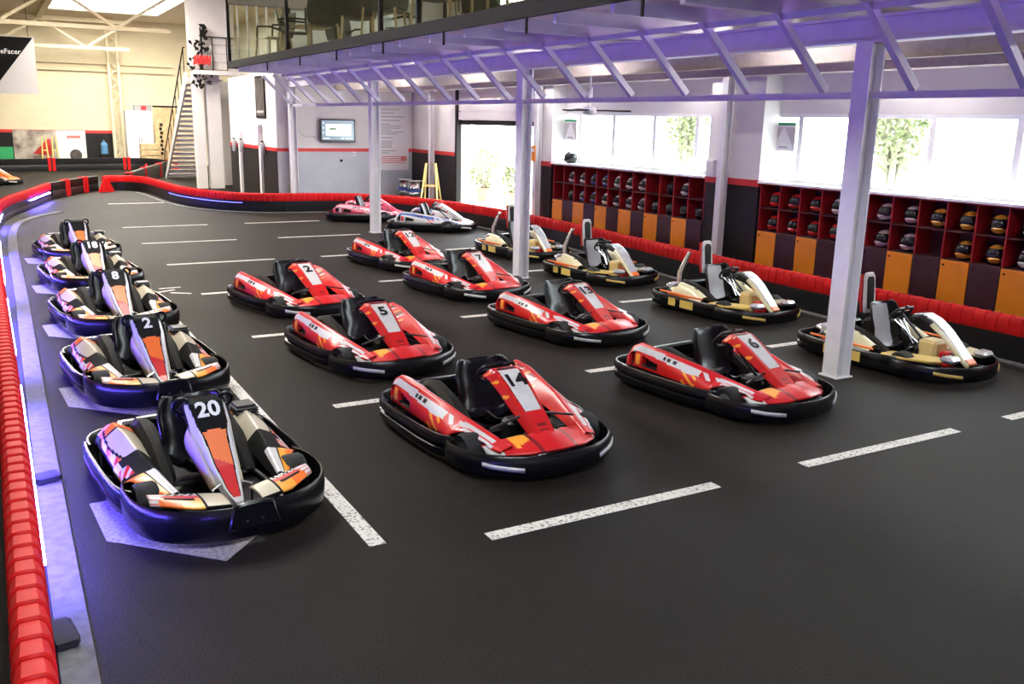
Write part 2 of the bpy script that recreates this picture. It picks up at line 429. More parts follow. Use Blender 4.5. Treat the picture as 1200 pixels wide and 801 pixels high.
window_band("window_2", 3.6, 11.66, SILL, HEAD, [11.0, 9.8, 8.54, 7.26, 6.0, 4.8])
window_band("window_3", 9, 23, UP0, UP1, [11, 13, 15, 17, 19, 21])

# pillars on the right wall
def wall_pillar(y0, y1, label):
    p = struct(MB().box(11.28, WX, y0, y1, 0, 3.7).build("pillar", "white_wall", smooth=False), label)
    MB().box(11.27, WX - .002, y0 - .01, y1 + .01, 0, 1.62).build("wainscot", "dark_wainscot", p, smooth=False)
    MB().box(11.265, WX - .002, y0 - .012, y1 + .012, 1.62, 1.73).build("red_band", "red_band", p, smooth=False)
    return p
wall_pillar(11.47, 12.78, "wide white pillar between the two helmet racks")
wall_pillar(18.12, 18.75, "narrow white pillar between helmet rack and loading door")

# back wall with the television and the wall running away behind it
BW = 27.0
wb = struct(MB().box(7.35, 11.62, BW, BW + .2, 0, 3.86).build("wall_back", "white_wall", smooth=False))
MB().box(7.35, 11.6, BW - .02, BW, 0, 1.62).build("wainscot", "grey_wainscot", wb, smooth=False)
MB().box(7.35, 11.6, BW - .03, BW, 1.62, 1.72).build("red_band", "red_band", wb, smooth=False)
ws = struct(MB().box(7.35, 7.55, BW + .2, 32.9, 0, 3.86).build("wall_side", "white_wall", smooth=False))
MB().box(7.33, 7.35, BW, 32.9, 0, 1.62).build("wainscot", "dark_wainscot", ws, smooth=False)
MB().box(7.32, 7.35, BW, 32.9, 1.62, 1.72).build("red_band", "red_band", ws, smooth=False)
for y in (28.65, 31.3): MB().box(7.25, 7.35, y - .1, y + .1, 0, 2.1).build("pilaster", "white_steel", ws, smooth=False)
struct(MB().box(7.55, 11.65, 36.3, 36.5, 0, 3.86).build("wall_behind_stairs", "white_wall", smooth=False))

# white steel columns carrying the mezzanine
def hcolumn(x, y, h, s, label, rz=0.0, base=True):
    c = MB()
    c.box(-s, -s + .018, -s, s, 0, h).box(s - .018, s, -s, s, 0, h).box(-s + .018, s - .018, -.008, .008, 0, h)
    o = c.build("steel_column", "white_steel", smooth=False, loc=(x, y, 0), rot=(0, 0, rz)); struct(o, label)
    if base: MB().box(-s * 1.25, s * 1.25, -s * 1.25, s * 1.25, 0, .015).build("base_plate", "white_steel", o, smooth=False)
    return o
hcolumn(7.757, 6.5, 3.44, .1, "nearest white steel column, beside the red kart numbered six")
hcolumn(7.757, 13.35, 3.44, .1, "second white steel column from the camera")
hcolumn(7.757, 20.2, 3.44, .1, "third white steel column, left of the wall poster")
hcolumn(7.757, 26.75, 3.44, .1, "farthest white steel column, left of the television")
hcolumn(11.12, 12.2, 3.6, .07, "slim steel column against the wide wall pillar", base=False)
hcolumn(11.12, 18.5, 3.6, .07, "slim steel column against the narrow wall pillar", base=False)
hcolumn(11.45, 25.15, 3.6, .07, "slim white steel column beside the metal cans", base=False)

# mezzanine: deck, edge, joists, beam, brackets
MX0, MX1, MY0, MY1 = 5.65, 11.65, -3.9, 25.1
mez = struct(MB().box(MX0 + .05, MX1, MY0, MY1, 3.86, 3.95).build("floor_mezzanine", "deck_board", smooth=False))
n = 0
y = MY0
while y < MY1:
    MB().box(MX0 + .06, MX1, y, min(y + .52, MY1), 3.845, 3.86).build("deck_plank", "deck_board", mez, smooth=False); y += .55
struct(MB().box(MX0 - .03, MX0 + .06, MY0, MY1 + .05, 3.80, 3.97).build("trim_edge", "dark_edge", smooth=False))
struct(MB().box(MX0 - .03, MX1, MY1 + .0, MY1 + .08, 3.80, 3.97).build("trim_edge_end", "dark_edge", smooth=False))
# long I beam on the columns
ib = MB().box(7.657, 7.857, MY0, BW, 3.44, 3.465).box(7.657, 7.857, MY0, BW, 3.67, 3.695).box(7.745, 7.769, MY0, BW, 3.465, 3.67)
struct(ib.build("beam_long", "lilac_steel", smooth=False))
tie = struct(MB().box(7.72, 7.79, MY0, BW, 2.90, 2.97).build("beam_tie", "lilac_steel", smooth=False))
for x, z0, z1 in ((9.2, 3.40, 3.58), (10.2, 3.36, 3.50), (11.2, 3.42, 3.6)):
    struct(MB().box(x - .06, x + .06, MY0, BW, z0, z1).build("beam_secondary", "joist_brown", smooth=False))
joist_m = MB().box(MX0 + .08, 11.2, -.035, .035, 3.70, 3.845).mesh("joist", "lilac_steel", smooth=False)
brk = MB().beam((7.70, 0, 2.99), (6.93, 0, 3.72), .075, .075, upv=(0, 1, 0)).mesh("bracket", "lilac_steel", smooth=False)
hang = MB().box(MX0 - .012, MX0 + .012, -.015, .015, 3.62, 3.80).mesh("hanger", "dark_edge", smooth=False)
sk = [20.81, 19.72, 18.3, 17.12, 16.05, 14.92, 13.77, 12.64, 11.5, 10.35, 9.22, 8.1, 6.99, 5.9, 4.8, 3.7, 2.6, 1.5]
for y in [27 - .3, 25.6, 24.4, 23.2, 22.0] + sk:
    b_ = link("beam_bracket", brk, None, (0, y, 0)); struct(b_)
    if y < 25: struct(link("beam_joist", joist_m, None, (0, y, 0)))
    if y < 25 and sk.index(y) % 2 == 0 if y in sk else False: link("hanger", hang, mez, (0, y + .5, 0))
# added violet strip under the joists to tint the steelwork; its housing hides it
led = MB().box(6.99, 7.01, 1.0, 24.9, 3.655, 3.675).build("light_strip", "added_violet", smooth=False)
tag(led, "added violet light strip under the joists beside the long beam", "light strip")
MB().box(6.965, 6.985, 1.0, 24.9, 3.64, 3.70).build("housing", "lilac_steel", led, smooth=False)

# added fluorescent tubes under the mezzanine, brightening the racks and walls
tube_l = MB().cyl((0, -.75, -.045), (0, .75, -.045), .016, n=10).mesh("tube", "added_tube_white")
tube_b = MB().box(-.04, .04, -.78, .78, -.025, 0).mesh("housing", "white_steel", bevel=.004)
for i, y in enumerate((4.0, 8.6, 13.2, 17.8, 21.6, 24.2)):
    for k, (x, z) in enumerate(((8.55, 3.70), (10.7, 3.70))):
        t = thing("added_tube_light", ("%s added fluorescent tube light under the mezzanine, %s" % (("nearest", "second nearest", "third nearest", "third farthest", "second farthest", "farthest")[i], ("column side", "window side")[k])), "lamp", (x, y, z), 0, "added tube lights under the mezzanine")
        link("housing", tube_b, t); link("tube", tube_l, t)
# upper room ceiling and end wall
struct(MB().box(MX0 + .4, MX1, 2, MY1, 6.75, 6.85).build("ceiling_upper", "joist_brown", smooth=False))
struct(MB().box(MX0 + .02, 10.8, 24.75, 25.1, 5.38, 5.75).build("beam_soffit", "joist_brown", smooth=False))
struct(MB().box(7.08, 7.24, 24.8, 24.99, 3.95, 5.38).build("beam_upper_post", "dark_edge", smooth=False))
struct(MB().box(7.24, MX1, MY1 - .1, MY1, 3.95, 6.75).build("wall_upper_end", "white_wall", smooth=False))

# ------------------------------------------------------------------ glass railing of the mezzanine
rail = thing("glass_railing", "glass railing with dark posts along the mezzanine edge", "railing", (0, 0, 3.97))
post_y = [25.02, 19.7, 14.4, 12.9, 9.2, 5.5]
for yy in post_y:
    MB().box(MX0 - .02, MX0 + .05, yy - .035, yy + .035, 0, 1.6).build("post", "dark_edge", rail, smooth=False)
for a, b in zip(post_y[1:], post_y[:-1]):
    MB().box(MX0 + .005, MX0 + .017, a + .04, b - .04, 0, 1.5).build("glass_pane", "rail_glass", rail, smooth=False)
for xx in (5.9, 6.15, 6.4, 6.65, 6.9):
    MB().box(xx - .02, xx + .02, 24.95, 25.0, 0, 1.6).build("mullion", "white_steel", rail, smooth=False)

def lounge_chair(loc, rz, label):
    t = thing("lounge_chair", label, "chair", loc, rz, "dark chairs on the mezzanine")
    MB().grid(lambda u, v: (-.24 + .5 * min(u * 2, 1) - (0 if u < .5 else 0), (v - .5) * .52, .42 - .03 * sin(pi * v)) if u < .5 else
              (.26 + .10 * (u - .5) * 2, (v - .5) * (.52 + .06 * sin(pi * (u - .5) * 2)), .42 + .5 * (u - .5) * 2), 16, 10).build("seat_shell", "lounge_dark", t)
    for sx in (-.22, .24):
        for sy in (-.22, .22): MB().cyl((sx, sy, .42), (sx * 1.15, sy * 1.15, 0), .02, .014, 8).build("leg", "lounge_wood", t)
    for sy in (-.27, .27): MB().tube([(-.2, sy, .43), (-.18, sy, .64), (.1, sy, .66), (.3, sy, .62)], .02, 8).build("armrest", "lounge_dark", t)
    t.scale = (1.25, 1.25, 1.2)
    return t
def lounge_table(loc, label):
    t = thing("cafe_table", label, "table", loc, 0, "tables on the mezzanine")
    MB().box(-.4, .4, -.4, .4, .70, .74).build("table_top", "lounge_wood", t, bevel=.008)
    MB().cyl((0, 0, .03), (0, 0, .7), .035, n=12).build("pedestal", "lounge_dark", t)
    MB().lathe([(.24, 0), (.24, .02), (.05, .04)], 20).build("base", "lounge_dark", t)
chs = [((6.25, 22.9, 3.95), .3, "tall lounge chair at the far end of the mezzanine"), ((6.3, 21.2, 3.95), 2.8, "second lounge chair behind the mezzanine glass"),
       ((6.2, 18.9, 3.95), 1.2, "chair with wooden legs beside the middle mezzanine table"), ((6.3, 17.2, 3.95), -1.9, "chair drawn up across the middle mezzanine table"),
       ((6.2, 15.6, 3.95), .9, "chair behind the dark post of the mezzanine glass"), ((6.3, 13.7, 3.95), -2.2, "chair nearest the bend of the mezzanine glass"),
       ((6.3, 12.2, 3.95), .6, "nearest chair showing above the mezzanine edge"),
       ((7.85, 22.3, 3.95), 1.7, "lounge chair beside the far mezzanine table"), ((7.85, 18.6, 3.95), 2.4, "lounge chair on the window side of the middle mezzanine table"),
       ((7.85, 15.2, 3.95), 1.0, "lounge chair on the window side of the near mezzanine table")]
for c in chs: lounge_chair(*c)
lounge_table((6.9, 22.0, 3.95), "cafe table at the far end of the mezzanine")
lounge_table((6.9, 18.05, 3.95), "cafe table in the middle of the mezzanine")
lounge_table((6.9, 14.6, 3.95), "cafe table nearest the camera on the mezzanine")
sofa = thing("sofa", "long dark sofa along the mezzanine windows", "sofa", (9.6, 16.5, 3.95))
MB().box(-.4, .4, -3, 3, .1, .45).build("seat", "lounge_dark", sofa, bevel=.04)
MB().box(.25, .45, -3, 3, .45, 1.1).build("backrest", "lounge_dark", sofa, bevel=.05)
for yy in (-2.8, 2.8): MB().box(-.35, .35, yy - .05, yy + .05, 0, .1).build("foot", "lounge_wood", sofa)
# ================================================================== TRACK BARRIERS
def tube_segment(L, w=.075, z0=.26, z1=.52, mname="red_tube"):
    """one clam-shell segment of the ridged red cap: local x along the run, a lip at one end and a groove on top"""
    def ring(x, g):
        hw = w + g; pts = []
        N = 14
        for j in range(N):
            a = 2 * pi * j / N + pi / N
            c, s_ = cos(a), sin(a)
            yy = hw * math.copysign(abs(c) ** .8, c); zz = (z0 + z1) / 2 + ((z1 - z0) / 2 + g) * math.copysign(abs(s_) ** .6, s_)
            if s_ > .97: zz -= .006
            pts.append((x, yy, zz))
        return pts
    return MB().loft([ring(-L / 2, 0), ring(-L / 2 + .012, .010), ring(-L / 2 + .03, .008), ring(L / 2 - .02, .001), ring(L / 2, -.004)]).mesh("cap_segment", mname)
SEG = .155
seg_mesh = tube_segment(SEG)
def barrier(name, label, pts, cap=True, led=None, thick=.16, h=.5, panel=1.6, side=1, joints=True, led_mat="led_blue"):
    path = catmull(pts, .2); t = thing(name, label, "barrier", (0, 0, 0))
    # body panels
    L = sum(math.hypot(b[0] - a[0], b[1] - a[1]) for a, b in zip(path[:-1], path[1:])); acc = 0; cur = [path[0]]; runs = []
    for a, b in zip(path[:-1], path[1:]):
        acc += math.hypot(b[0] - a[0], b[1] - a[1]); cur.append(b)
        if acc >= panel: runs.append(cur); cur = [b]; acc = 0
    if len(cur) > 1: runs.append(cur)
    top = .30 if cap else h
    hw = thick / 2
    for r in runs:
        MB().sweep(r, [(hw * .9, 0), (hw, .03), (hw, top * .42), (hw * .8, top * .5), (hw, top * .58), (hw * .95, top), (-hw * .95, top), (-hw, .03), (-hw * .9, 0)]).build("barrier_panel", "barrier_black", t)
    if cap:
        for x, y, hd in resample(path, SEG): link("cap_segment", seg_mesh, t, (x, y, 0), (0, 0, hd))
    elif joints:
        for r in runs[1:]:
            x, y = r[0]; hd = math.atan2(r[1][1] - y, r[1][0] - x)
            MB().box(-.16, -.03, -hw - .025, hw + .025, -.0, h + .03).build("joint_clamp", "red_tube", t, bevel=.012, loc=(x, y, 0), rot=(0, 0, hd))
            MB().box(.03, .16, -hw - .025, hw + .025, -.0, h + .03).build("joint_clamp", "red_tube", t, bevel=.012, loc=(x, y, 0), rot=(0, 0, hd))
    if led:
        for a, b in led:
            seg = [p for p in path[int(a * (len(path) - 1)):int(b * (len(path) - 1)) + 1]]
            if len(seg) > 1:
                o = side * (hw + .012)
                MB().sweep(seg, [(o - .008, .238), (o + .004, .238), (o + .004, .247), (o - .008, .247)]).build("light_strip", led_mat, t)
    return t
barrier("track_barrier", "black track barrier with ridged red cap along the near edge of the track",
        [(-.05, 1.5), (-.05, 8), (-.08, 14), (-.08, 20), (.0, 24), (.28, 26.3), (.75, 28.2), (1.45, 31.2)], led=[(.0, .085), (.13, .25), (.29, .40), (.44, .60), (.72, .78), (.9, .99)], side=1)
barrier("track_barrier", "black track barrier with ridged red cap in front of the helmet racks",
        [(10.28, 3.5), (10.28, 9.5), (10.45, 12.5), (10.72, 15.5), (10.85, 18.5), (10.75, 20.5), (10.5, 22.2)])
barrier("track_barrier", "curving black barrier with ridged red cap below the television wall",
        [(10.48, 22.3), (10.0, 23.8), (9.3, 24.9), (8.2, 25.45), (6.6, 25.8), (5.6, 26.8), (4.95, 28.8), (4.75, 31.2), (4.55, 33.6), (4.0, 34.5), (3.3, 34.35)], led=[(.40, .66)], side=-1, led_mat="led_dim")
barrier("track_barrier", "plain black barrier with red clamps joining the red capped barriers", [(1.5, 31.4), (2.3, 33.2), (3.1, 34.6)], cap=False, panel=1.2)
barrier("track_barrier", "plain black barrier with red clamps bending round the far corner of the track",
        [(-4, 45.8), (-1, 46.2), (2.4, 47.0), (5.2, 47.6), (6.7, 47.0), (7.1, 45.0), (6.3, 42.0), (5.2, 38.6), (4.2, 35.2)], cap=False, panel=3.2, h=.55)
MB_foot = MB().prism([(-.28, 0), (.28, 0), (.05, .46), (-.05, .46)], -.04, .04, fn=lambda a, b, h: (a, h, b)).mesh("barrier_foot", "red_tube")
for (x, y, r, l) in ((3.35, 34.0, .4, "red triangular barrier foot where black and red barriers meet"), (6.0, 43.6, 1.2, "red triangular barrier foot at the far hairpin"), (7.7, 46.2, .8, "farther red triangular barrier foot near the stair")):
    tag(link("barrier_foot", MB_foot, None, (x, y, 0), (0, 0, r)), l, "barrier foot")
# white kerb strips
kerb = struct(MB().sweep(catmull([(.13, 1.0), (.13, 4.3), (.14, 7), (.16, 10), (.2, 15.2), (.22, 20.5), (.36, 24.0), (.75, 25.8), (1.5, 27.2)], .3), [(-.085, 0), (.085, 0), (.08, .02), (-.08, .02)]).build("kerb_left", "kerb_paint"))
struct(MB().sweep(catmull([(10.08, 2), (10.08, 9.5), (10.25, 12.5), (10.52, 15.5), (10.65, 18.5), (10.55, 20.5), (10.25, 22.3), (9.75, 23.6), (9.0, 24.55), (8.1, 25.1), (6.5, 25.45), (5.2, 26.7), (4.6, 28.8), (4.4, 31.2), (4.2, 33.4), (3.6, 34.0)], .3), [(-.06, 0), (.06, 0), (.06, .02), (-.06, .02)]).build("kerb_right", "kerb_paint"))
def rock(name, label, loc, s):
    m = MB().box(-.5, .5, -.5, .5, 0, 1)
    o = m.build(name, "stone_brown", None, bevel=.14, loc=loc, rot=(0, 0, random.random())); o.scale = s
    return tag(o, label, "block")
rock("rubber_block", "dark block lying across the white kerb beside kart twenty", (.13, 6.95, .02), (.17, .15, .05))
rock("rubber_block", "rough brown block on the kerb at the near left corner", (.08, 4.66, .02), (.13, .26, .05))

# ================================================================== KARTS
def lerp(a, b, t): return a + (b - a) * t
def pl(pts, t):
    """piecewise-linear lookup"""
    for (a, va), (b, vb) in zip(pts[:-1], pts[1:]):
        if t <= b: return va + (vb - va) * max(0, (t - a)) / (b - a)
    return pts[-1][1]
def wheel(parent, x, y, r, w):
    t = MB().lathe([(r * .55, -w / 2 * .8), (r * .9, -w / 2), (r, -w / 2 * .72), (r * 1.01, 0), (r, w / 2 * .72), (r * .9, w / 2), (r * .55, w / 2 * .8)], 24, axis='y').build("wheel", "rubber", parent, loc=(x, y, r))
    MB().lathe([(r * .56, -w / 2 * .82), (r * .48, -w / 2 * .5), (r * .15, -w / 2 * .45), (r * .15, w / 2 * .45), (r * .48, w / 2 * .5), (r * .56, w / 2 * .82)], 18, axis='y').build("rim", "rim_metal", t)
    return t
FRONT_PROF = [(.0, .045), (.03, .04), (.045, .08), (.045, .145), (.034, .195), (.026, .202), (.016, .197), (.014, .12), (-.004, .06)]
DEEP_PROF = [(.0, .045), (.03, .04), (.045, .09), (.05, .18), (.042, .25), (.034, .258), (.024, .252), (.014, .14), (-.004, .06)]
SIDE_PROF = [(-.01, .045), (.03, .045), (.045, .075), (.045, .115), (.022, .13), (.022, .142), (.048, .155), (.046, .205), (.034, .222), (.02, .222), (.012, .205), (.0, .1)]
def bumpers(root, front_end=.30, rx=-1.0, stickers=None, deep=False):
    fp = catmull([(front_end - .04, -.55), (front_end + .12, -.60), (.62, -.585), (.82, -.49), (.95, -.30), (1.0, -.12), (1.0, .12), (.95, .30), (.82, .49), (.62, .585), (front_end + .12, .60), (front_end - .04, .55)], .05)
    fb = MB().sweep(fp, DEEP_PROF if deep else FRONT_PROF).build("front_bumper", "black_plastic", root, sharp=50)
    sb = []
    for s_ in (-1, 1):
        p = catmull([(-.78, .63), (-.6, .645), (-.2, .645), (.1, .635), (.28, .605), (.38, .54)], .08)
        p = [(x, y * s_) for x, y in p]
        if s_ > 0: p = p[::-1]
        sb.append(MB().sweep(p, SIDE_PROF).build("side_bumper", "black_plastic", root, sharp=50))
    rp = catmull([(-.70, .61), (-.86, .60), (rx, .50), (rx - .03, .25), (rx - .03, -.25), (rx, -.50), (-.86, -.60), (-.70, -.61)], .07)
    MB().sweep(rp, SIDE_PROF).build("rear_bumper", "black_plastic", root, sharp=50)
    MB().box(rx - .075, rx - .05, -.36, .36, .07, .20).build("rear_bumper_plate", "black_plastic", root, bevel=.01)
    if stickers:
        for s_ in (-1, 1):   # slanted stickers on the bumper's front corners
            pp = [q for q in fp if q[1] * s_ > .25 and q[1] * s_ < .53 and q[0] > .6]
            n_ = len(pp); mb = MB(); vs_ = []
            for k, (x, y) in enumerate(pp):
                nx, ny = (Vector((x - .35, y * .8)).normalized()); t = k / (n_ - 1); t = t if s_ < 0 else 1 - t
                for z in (lerp(.12, .085, t), lerp(.155, .12, t)): vs_.append((x + nx * .053, y + ny * .053, z))
            mb.add(vs_, [(2 * k, 2 * k + 2, 2 * k + 3, 2 * k + 1) for k in range(n_ - 1)])
            o = mb.build("bumper_sticker", stickers, fb)
            md = o.modifiers.new("shell", 'SOLIDIFY'); md.thickness = .008; md.offset = 0
    return fb, sb
def chassis(root, seat_m="seat_black", tall=0.0, fx=.40, sx=.12):
    fr = MB()
    for s_ in (-1, 1):
        fr.tube([(.84, .30 * s_, .11), (.3, .33 * s_, .10), (-.2, .30 * s_, .10), (-.95, .32 * s_, .12)], .018, 8)
        fr.tube([(.38, .33 * s_, .13), (.38, .60 * s_, .14)], .018, 8)
        fr.tube([(-.2, .30 * s_, .10), (-.2, .64 * s_, .13)], .014, 8)
    fr.tube([(.84, -.30, .11), (.84, .30, .11)], .018, 8).tube([(-.95, -.32, .12), (-.95, .32, .12)], .018, 8).tube([(.1, -.3, .10), (.1, .3, .10)], .016, 8)
    fr.tube([(-.62, -.52, .14), (-.62, .52, .14)], .022, 10)
    fr.build("frame", "frame_metal", root)
    MB().prism([(.90, -.2), (.90, .2), (.7, .50), (.5, .34), (.2, .58), (-.86, .56), (-.92, .3), (-.92, -.3), (-.86, -.56), (.2, -.58), (.5, -.34), (.7, -.50)], .055, .07).build("floor_pan", "black_plastic", root)
    for s_ in (-1, 1):   # dark covers between seat and pods
        MB().prism([(-.72, .10), (-.72, .36), (-.52, .40), (-.20, .33), (.04, .20), (.16, .10)], .22 * s_, .35 * s_, fn=lambda p, q, h: (p, h, q)).build("seat_side_cover", "dark_edge", root, bevel=.035)
    MB().box(.24, .42, -.11, .11, .08, .27).build("tank_shroud", "kart_black", root, bevel=.03)
    for s_ in (-1, 1):
        wheel(root, fx, .50 * s_, .138, .145); wheel(root, -.62, .50 * s_, .142, .20)
    # bucket seat
    prof = [(.02, .20), (-.03, .15), (-.14, .11), (-.26, .11), (-.34, .16), (-.40, .28), (-.45, .44 + tall * .3), (-.49, .57 + tall), (-.51, .60 + tall)]
    def seat(u, v):
        k = u * (len(prof) - 1); i = min(int(k), len(prof) - 2); t = k - i
        x = lerp(prof[i][0], prof[i + 1][0], t); z = lerp(prof[i][1], prof[i + 1][1], t)
        w = pl([(0, .16), (.3, .21), (.55, .25), (.8, .26), (1, .20)], u); a = 2 * v - 1
        bol = abs(a) ** 3; back = pl([(0, 0), (.45, .2), (.7, 1), (1, .7)], u)
        return (x + sx + bol * .13 * back, a * w, z + bol * .10 * (1 - back))
    se = MB().grid(seat, 24, 16).build("seat", "seat_black", root, fix=False, sharp=60)
    md = se.modifiers.new("shell", 'SOLIDIFY'); md.thickness = .016; md.offset = -1
    if seat_m != "seat_black":
        MB().grid(lambda u, v: tuple(a + b for a, b in zip(seat(.45 + .45 * u, .22 + .56 * v), (.022, 0, .006))), 10, 8).build("seat_pad", seat_m, se, fix=False)
    # engine beside the seat, its exhaust, and the fuel tank between the pedals
    en = MB().box(-.72, -.42, .36, .58, .12, .30).box(-.66, -.50, .40, .55, .30, .40)
    for k in range(4): en.box(-.69, -.46, .385, .565, .315 + k * .02, .322 + k * .02)
    e_ = en.build("engine", "frame_metal", root, bevel=.008)
    MB().tube([(-.5, -.4, .2), (-.66, -.44, .26), (-.82, -.40, .28), (-.88, -.1, .26)], [.025, .035, .05, .05], 10).build("exhaust", "chrome", root)
    MB().box(-.84, -.76, -.30, .30, .18, .34).build("rear_guard", "black_plastic", root, bevel=.02)
    # steering
    c = Vector((-.15 + sx, 0, .575)); ax = Vector((.78, 0, -.62)).normalized(); b_ = Vector((0, 1, 0)); a_ = ax.cross(b_)
    ring = [c + (b_ * cos(t) * .155 + a_ * (sin(t) * .135 if sin(t) * 1 < .6 else .6 * .135)) for t in [2 * pi * k / 28 for k in range(28)]]
    sw = MB().tube(ring, .016, 8, closed=True).build("steering_wheel", "kart_black", root)
    MB().beam(c - b_ * .15, c + b_ * .15, .02, .035).beam(c, c + a_ * .12, .03, .02).build("spokes", "kart_black", sw)
    MB().cyl(c, c + ax * .60, .014, n=10).build("steering_column", "frame_metal", root)
    for s_ in (-1, 1):
        MB().tube([(.60, .13 * s_, .08), (.62, .13 * s_, .22), (.60, .07 * s_, .24)], .009, 6).build("pedal", "chrome", root)
    return se
POD = {}
def pod_mesh(s_, mats, colour, zr, thickness=.02, hole=True, ridge_y=None, length=1.40, arch=.86, aw=.13):
    """side pod: rear to front (u), outer skirt over the ridge to the inner edge (v)"""
    ridge_y = ridge_y or [(0, .52), (.25, .50), (.6, .42), (1, .30)]
    def fn(u, v):
        x = -.83 + length * u
        yr, z_r = pl(ridge_y, u), pl(zr, u)
        yo = pl([(0, .585), (.5, .60), (arch - .12, .59), (arch - .04, .52), (1, .40)], u)
        zo = .185 + .10 * max(0, 1 - abs(u - arch) / aw) ** .5
        zo = min(zo, z_r - .03)
        yi = yr - pl([(0, .19), (.35, .18), (.6, .11), (1, .05)], u); zi = max(.14, z_r - pl([(0, .09), (.4, .13), (1, .05)], u))
        if v < .6:
            t = v / .6; bulge = sin(pi * t) * .025
            y = lerp(yo, yr, t ** 1.3) + bulge; z = lerp(zo, z_r, t ** .9)
        elif v < .72:
            t = (v - .6) / .12; y = lerp(yr, yr - .03, t); z = z_r + sin(pi * t) * .006
        else:
            t = (v - .72) / .28; y = lerp(yr - .03, yi, t); z = lerp(z_r, zi, t ** 1.2)
        if u < .06: y = lerp(.56, y, u / .06)
        if hole and (.17 < u < .30 and .12 < v < .34 - (u - .17) * .7 or .045 < u < .10 and .15 < v < .42): y -= .05
        return (x, y * s_, z)
    key = (s_, tuple(mats), colour.__name__)
    if key not in POD: POD[key] = MB().grid(fn, 110, 36, colour).mesh("side_pod", mats, sharp=40)
    return POD[key]
def frontpanel(root, cl, widths, mats, colour, lip=.035, name="front_panel", nv=18, nu=40):
    """number panel: centre line points (x, z) from the steering wheel to the nose, folded back at both flanks"""
    def fn(u, v):
        k = u * (len(cl) - 1); i = min(int(k), len(cl) - 2); t = k - i
        x = lerp(cl[i][0], cl[i + 1][0], t); z = lerp(cl[i][1], cl[i + 1][1], t); w = pl(widths, u); a = 2 * v - 1
        drop = max(0, abs(a) - .72) / .28
        return (x - drop * lip * .7, a * w, z - drop * lip)
    o = MB().grid(fn, nu, nv, colour).build(name, mats, root, fix=False, sharp=45)
    md = o.modifiers.new("shell", 'SOLIDIFY'); md.thickness = .022; md.offset = -1 if True else 1
    return o, fn
def put_number(panel, fn, u, body, size, m):
    p = Vector(fn(u, .5)); du = (Vector(fn(u + .05, .5)) - Vector(fn(u - .05, .5))).normalized()
    upv = -du; right = Vector((0, 1, 0)); nrm = right.cross(upv)
    me = text_mesh("race_number", body, size, .0015, m, bold=.03)
    o = link("race_number", me, panel)
    p = p + nrm * .004
    o.matrix_local = Matrix(((right.x, upv.x, nrm.x, p.x), (right.y, upv.y, nrm.y, p.y), (right.z, upv.z, nrm.z, p.z), (0, 0, 0, 1)))
    return o
rnd = random.Random(3)
ZR_RED = [(0, .27), (.05, .40), (.12, .455), (.3, .435), (.55, .375), (.8, .29), (1, .225)]
ZR_OR = [(0, .24), (.05, .33), (.12, .37), (.35, .36), (.6, .31), (.8, .27), (1, .235)]
def hsh(a, b): return (sin(a * 127.1 + b * 311.7) * 43758.5453) % 1.0
def col_red(u, v):                 # 0 main, 1 white, 2 black, 3 dark, 4 amber
    if .17 < u < .30 and .12 < v < .34 - (u - .17) * .7 or .045 < u < .10 and .15 < v < .42: return 2
    w = .035 * sin(u * 9)
    if .38 + w < v < .54 + w * .3 and .06 < u < .93:
        if .33 < u < .44 and .43 < v < .50 and (int(u * 70) % 3): return 2
        if .60 < u < .72 and (u * 60 + v * 22) % 5 < 2.6: return 0
        return 1
    if .16 < v < .37 and .75 < u < .95: return 1
    if .50 < u < .60 and v < .38 and (u * 40 + v * 14) % 3 < 1.2: return 4
    if .11 < u < .15 and .12 < v < .36: return 4
    if v > .74 and u < .44:
        k = (u * 26 + v * 10) % 4
        return 3 if k < 1.7 else (1 if k < 2.1 else (4 if k > 3.5 else 0))
    if v < .05: return 2
    return 0
def col_orange(u, v):              # 0 orange, 1 white, 2 black, 3 cream, 4 amber, 5 red
    if v < .06: return 2
    if u < .12: return (0 if (u * 40 + v * 8) % 3 < 1.8 else 1) if v > .3 else 2
    if u < .52:
        edge = .44 - .10 * sin((u - .12) / .4 * pi)
        if v > .95 or edge - .05 < v < edge: return 2
        if v >= edge: return (0 if u < .19 else 2) if u < .21 else 3
        if v < .16: return 2
        return [1, 5, 0, 1][int((u * 22 + v * 9)) % 4]
    if u < .60: return 2 if v > .30 else 1
    if u < .70: return 2 if v > .42 else (5 if (u * 30 + v * 10) % 2 < 1 else 1)
    if u < .735: return 2
    if v > .80: return 2
    if .50 < v < .525: return 2
    if v >= .525: return 1
    return 0 if v < .36 else 4
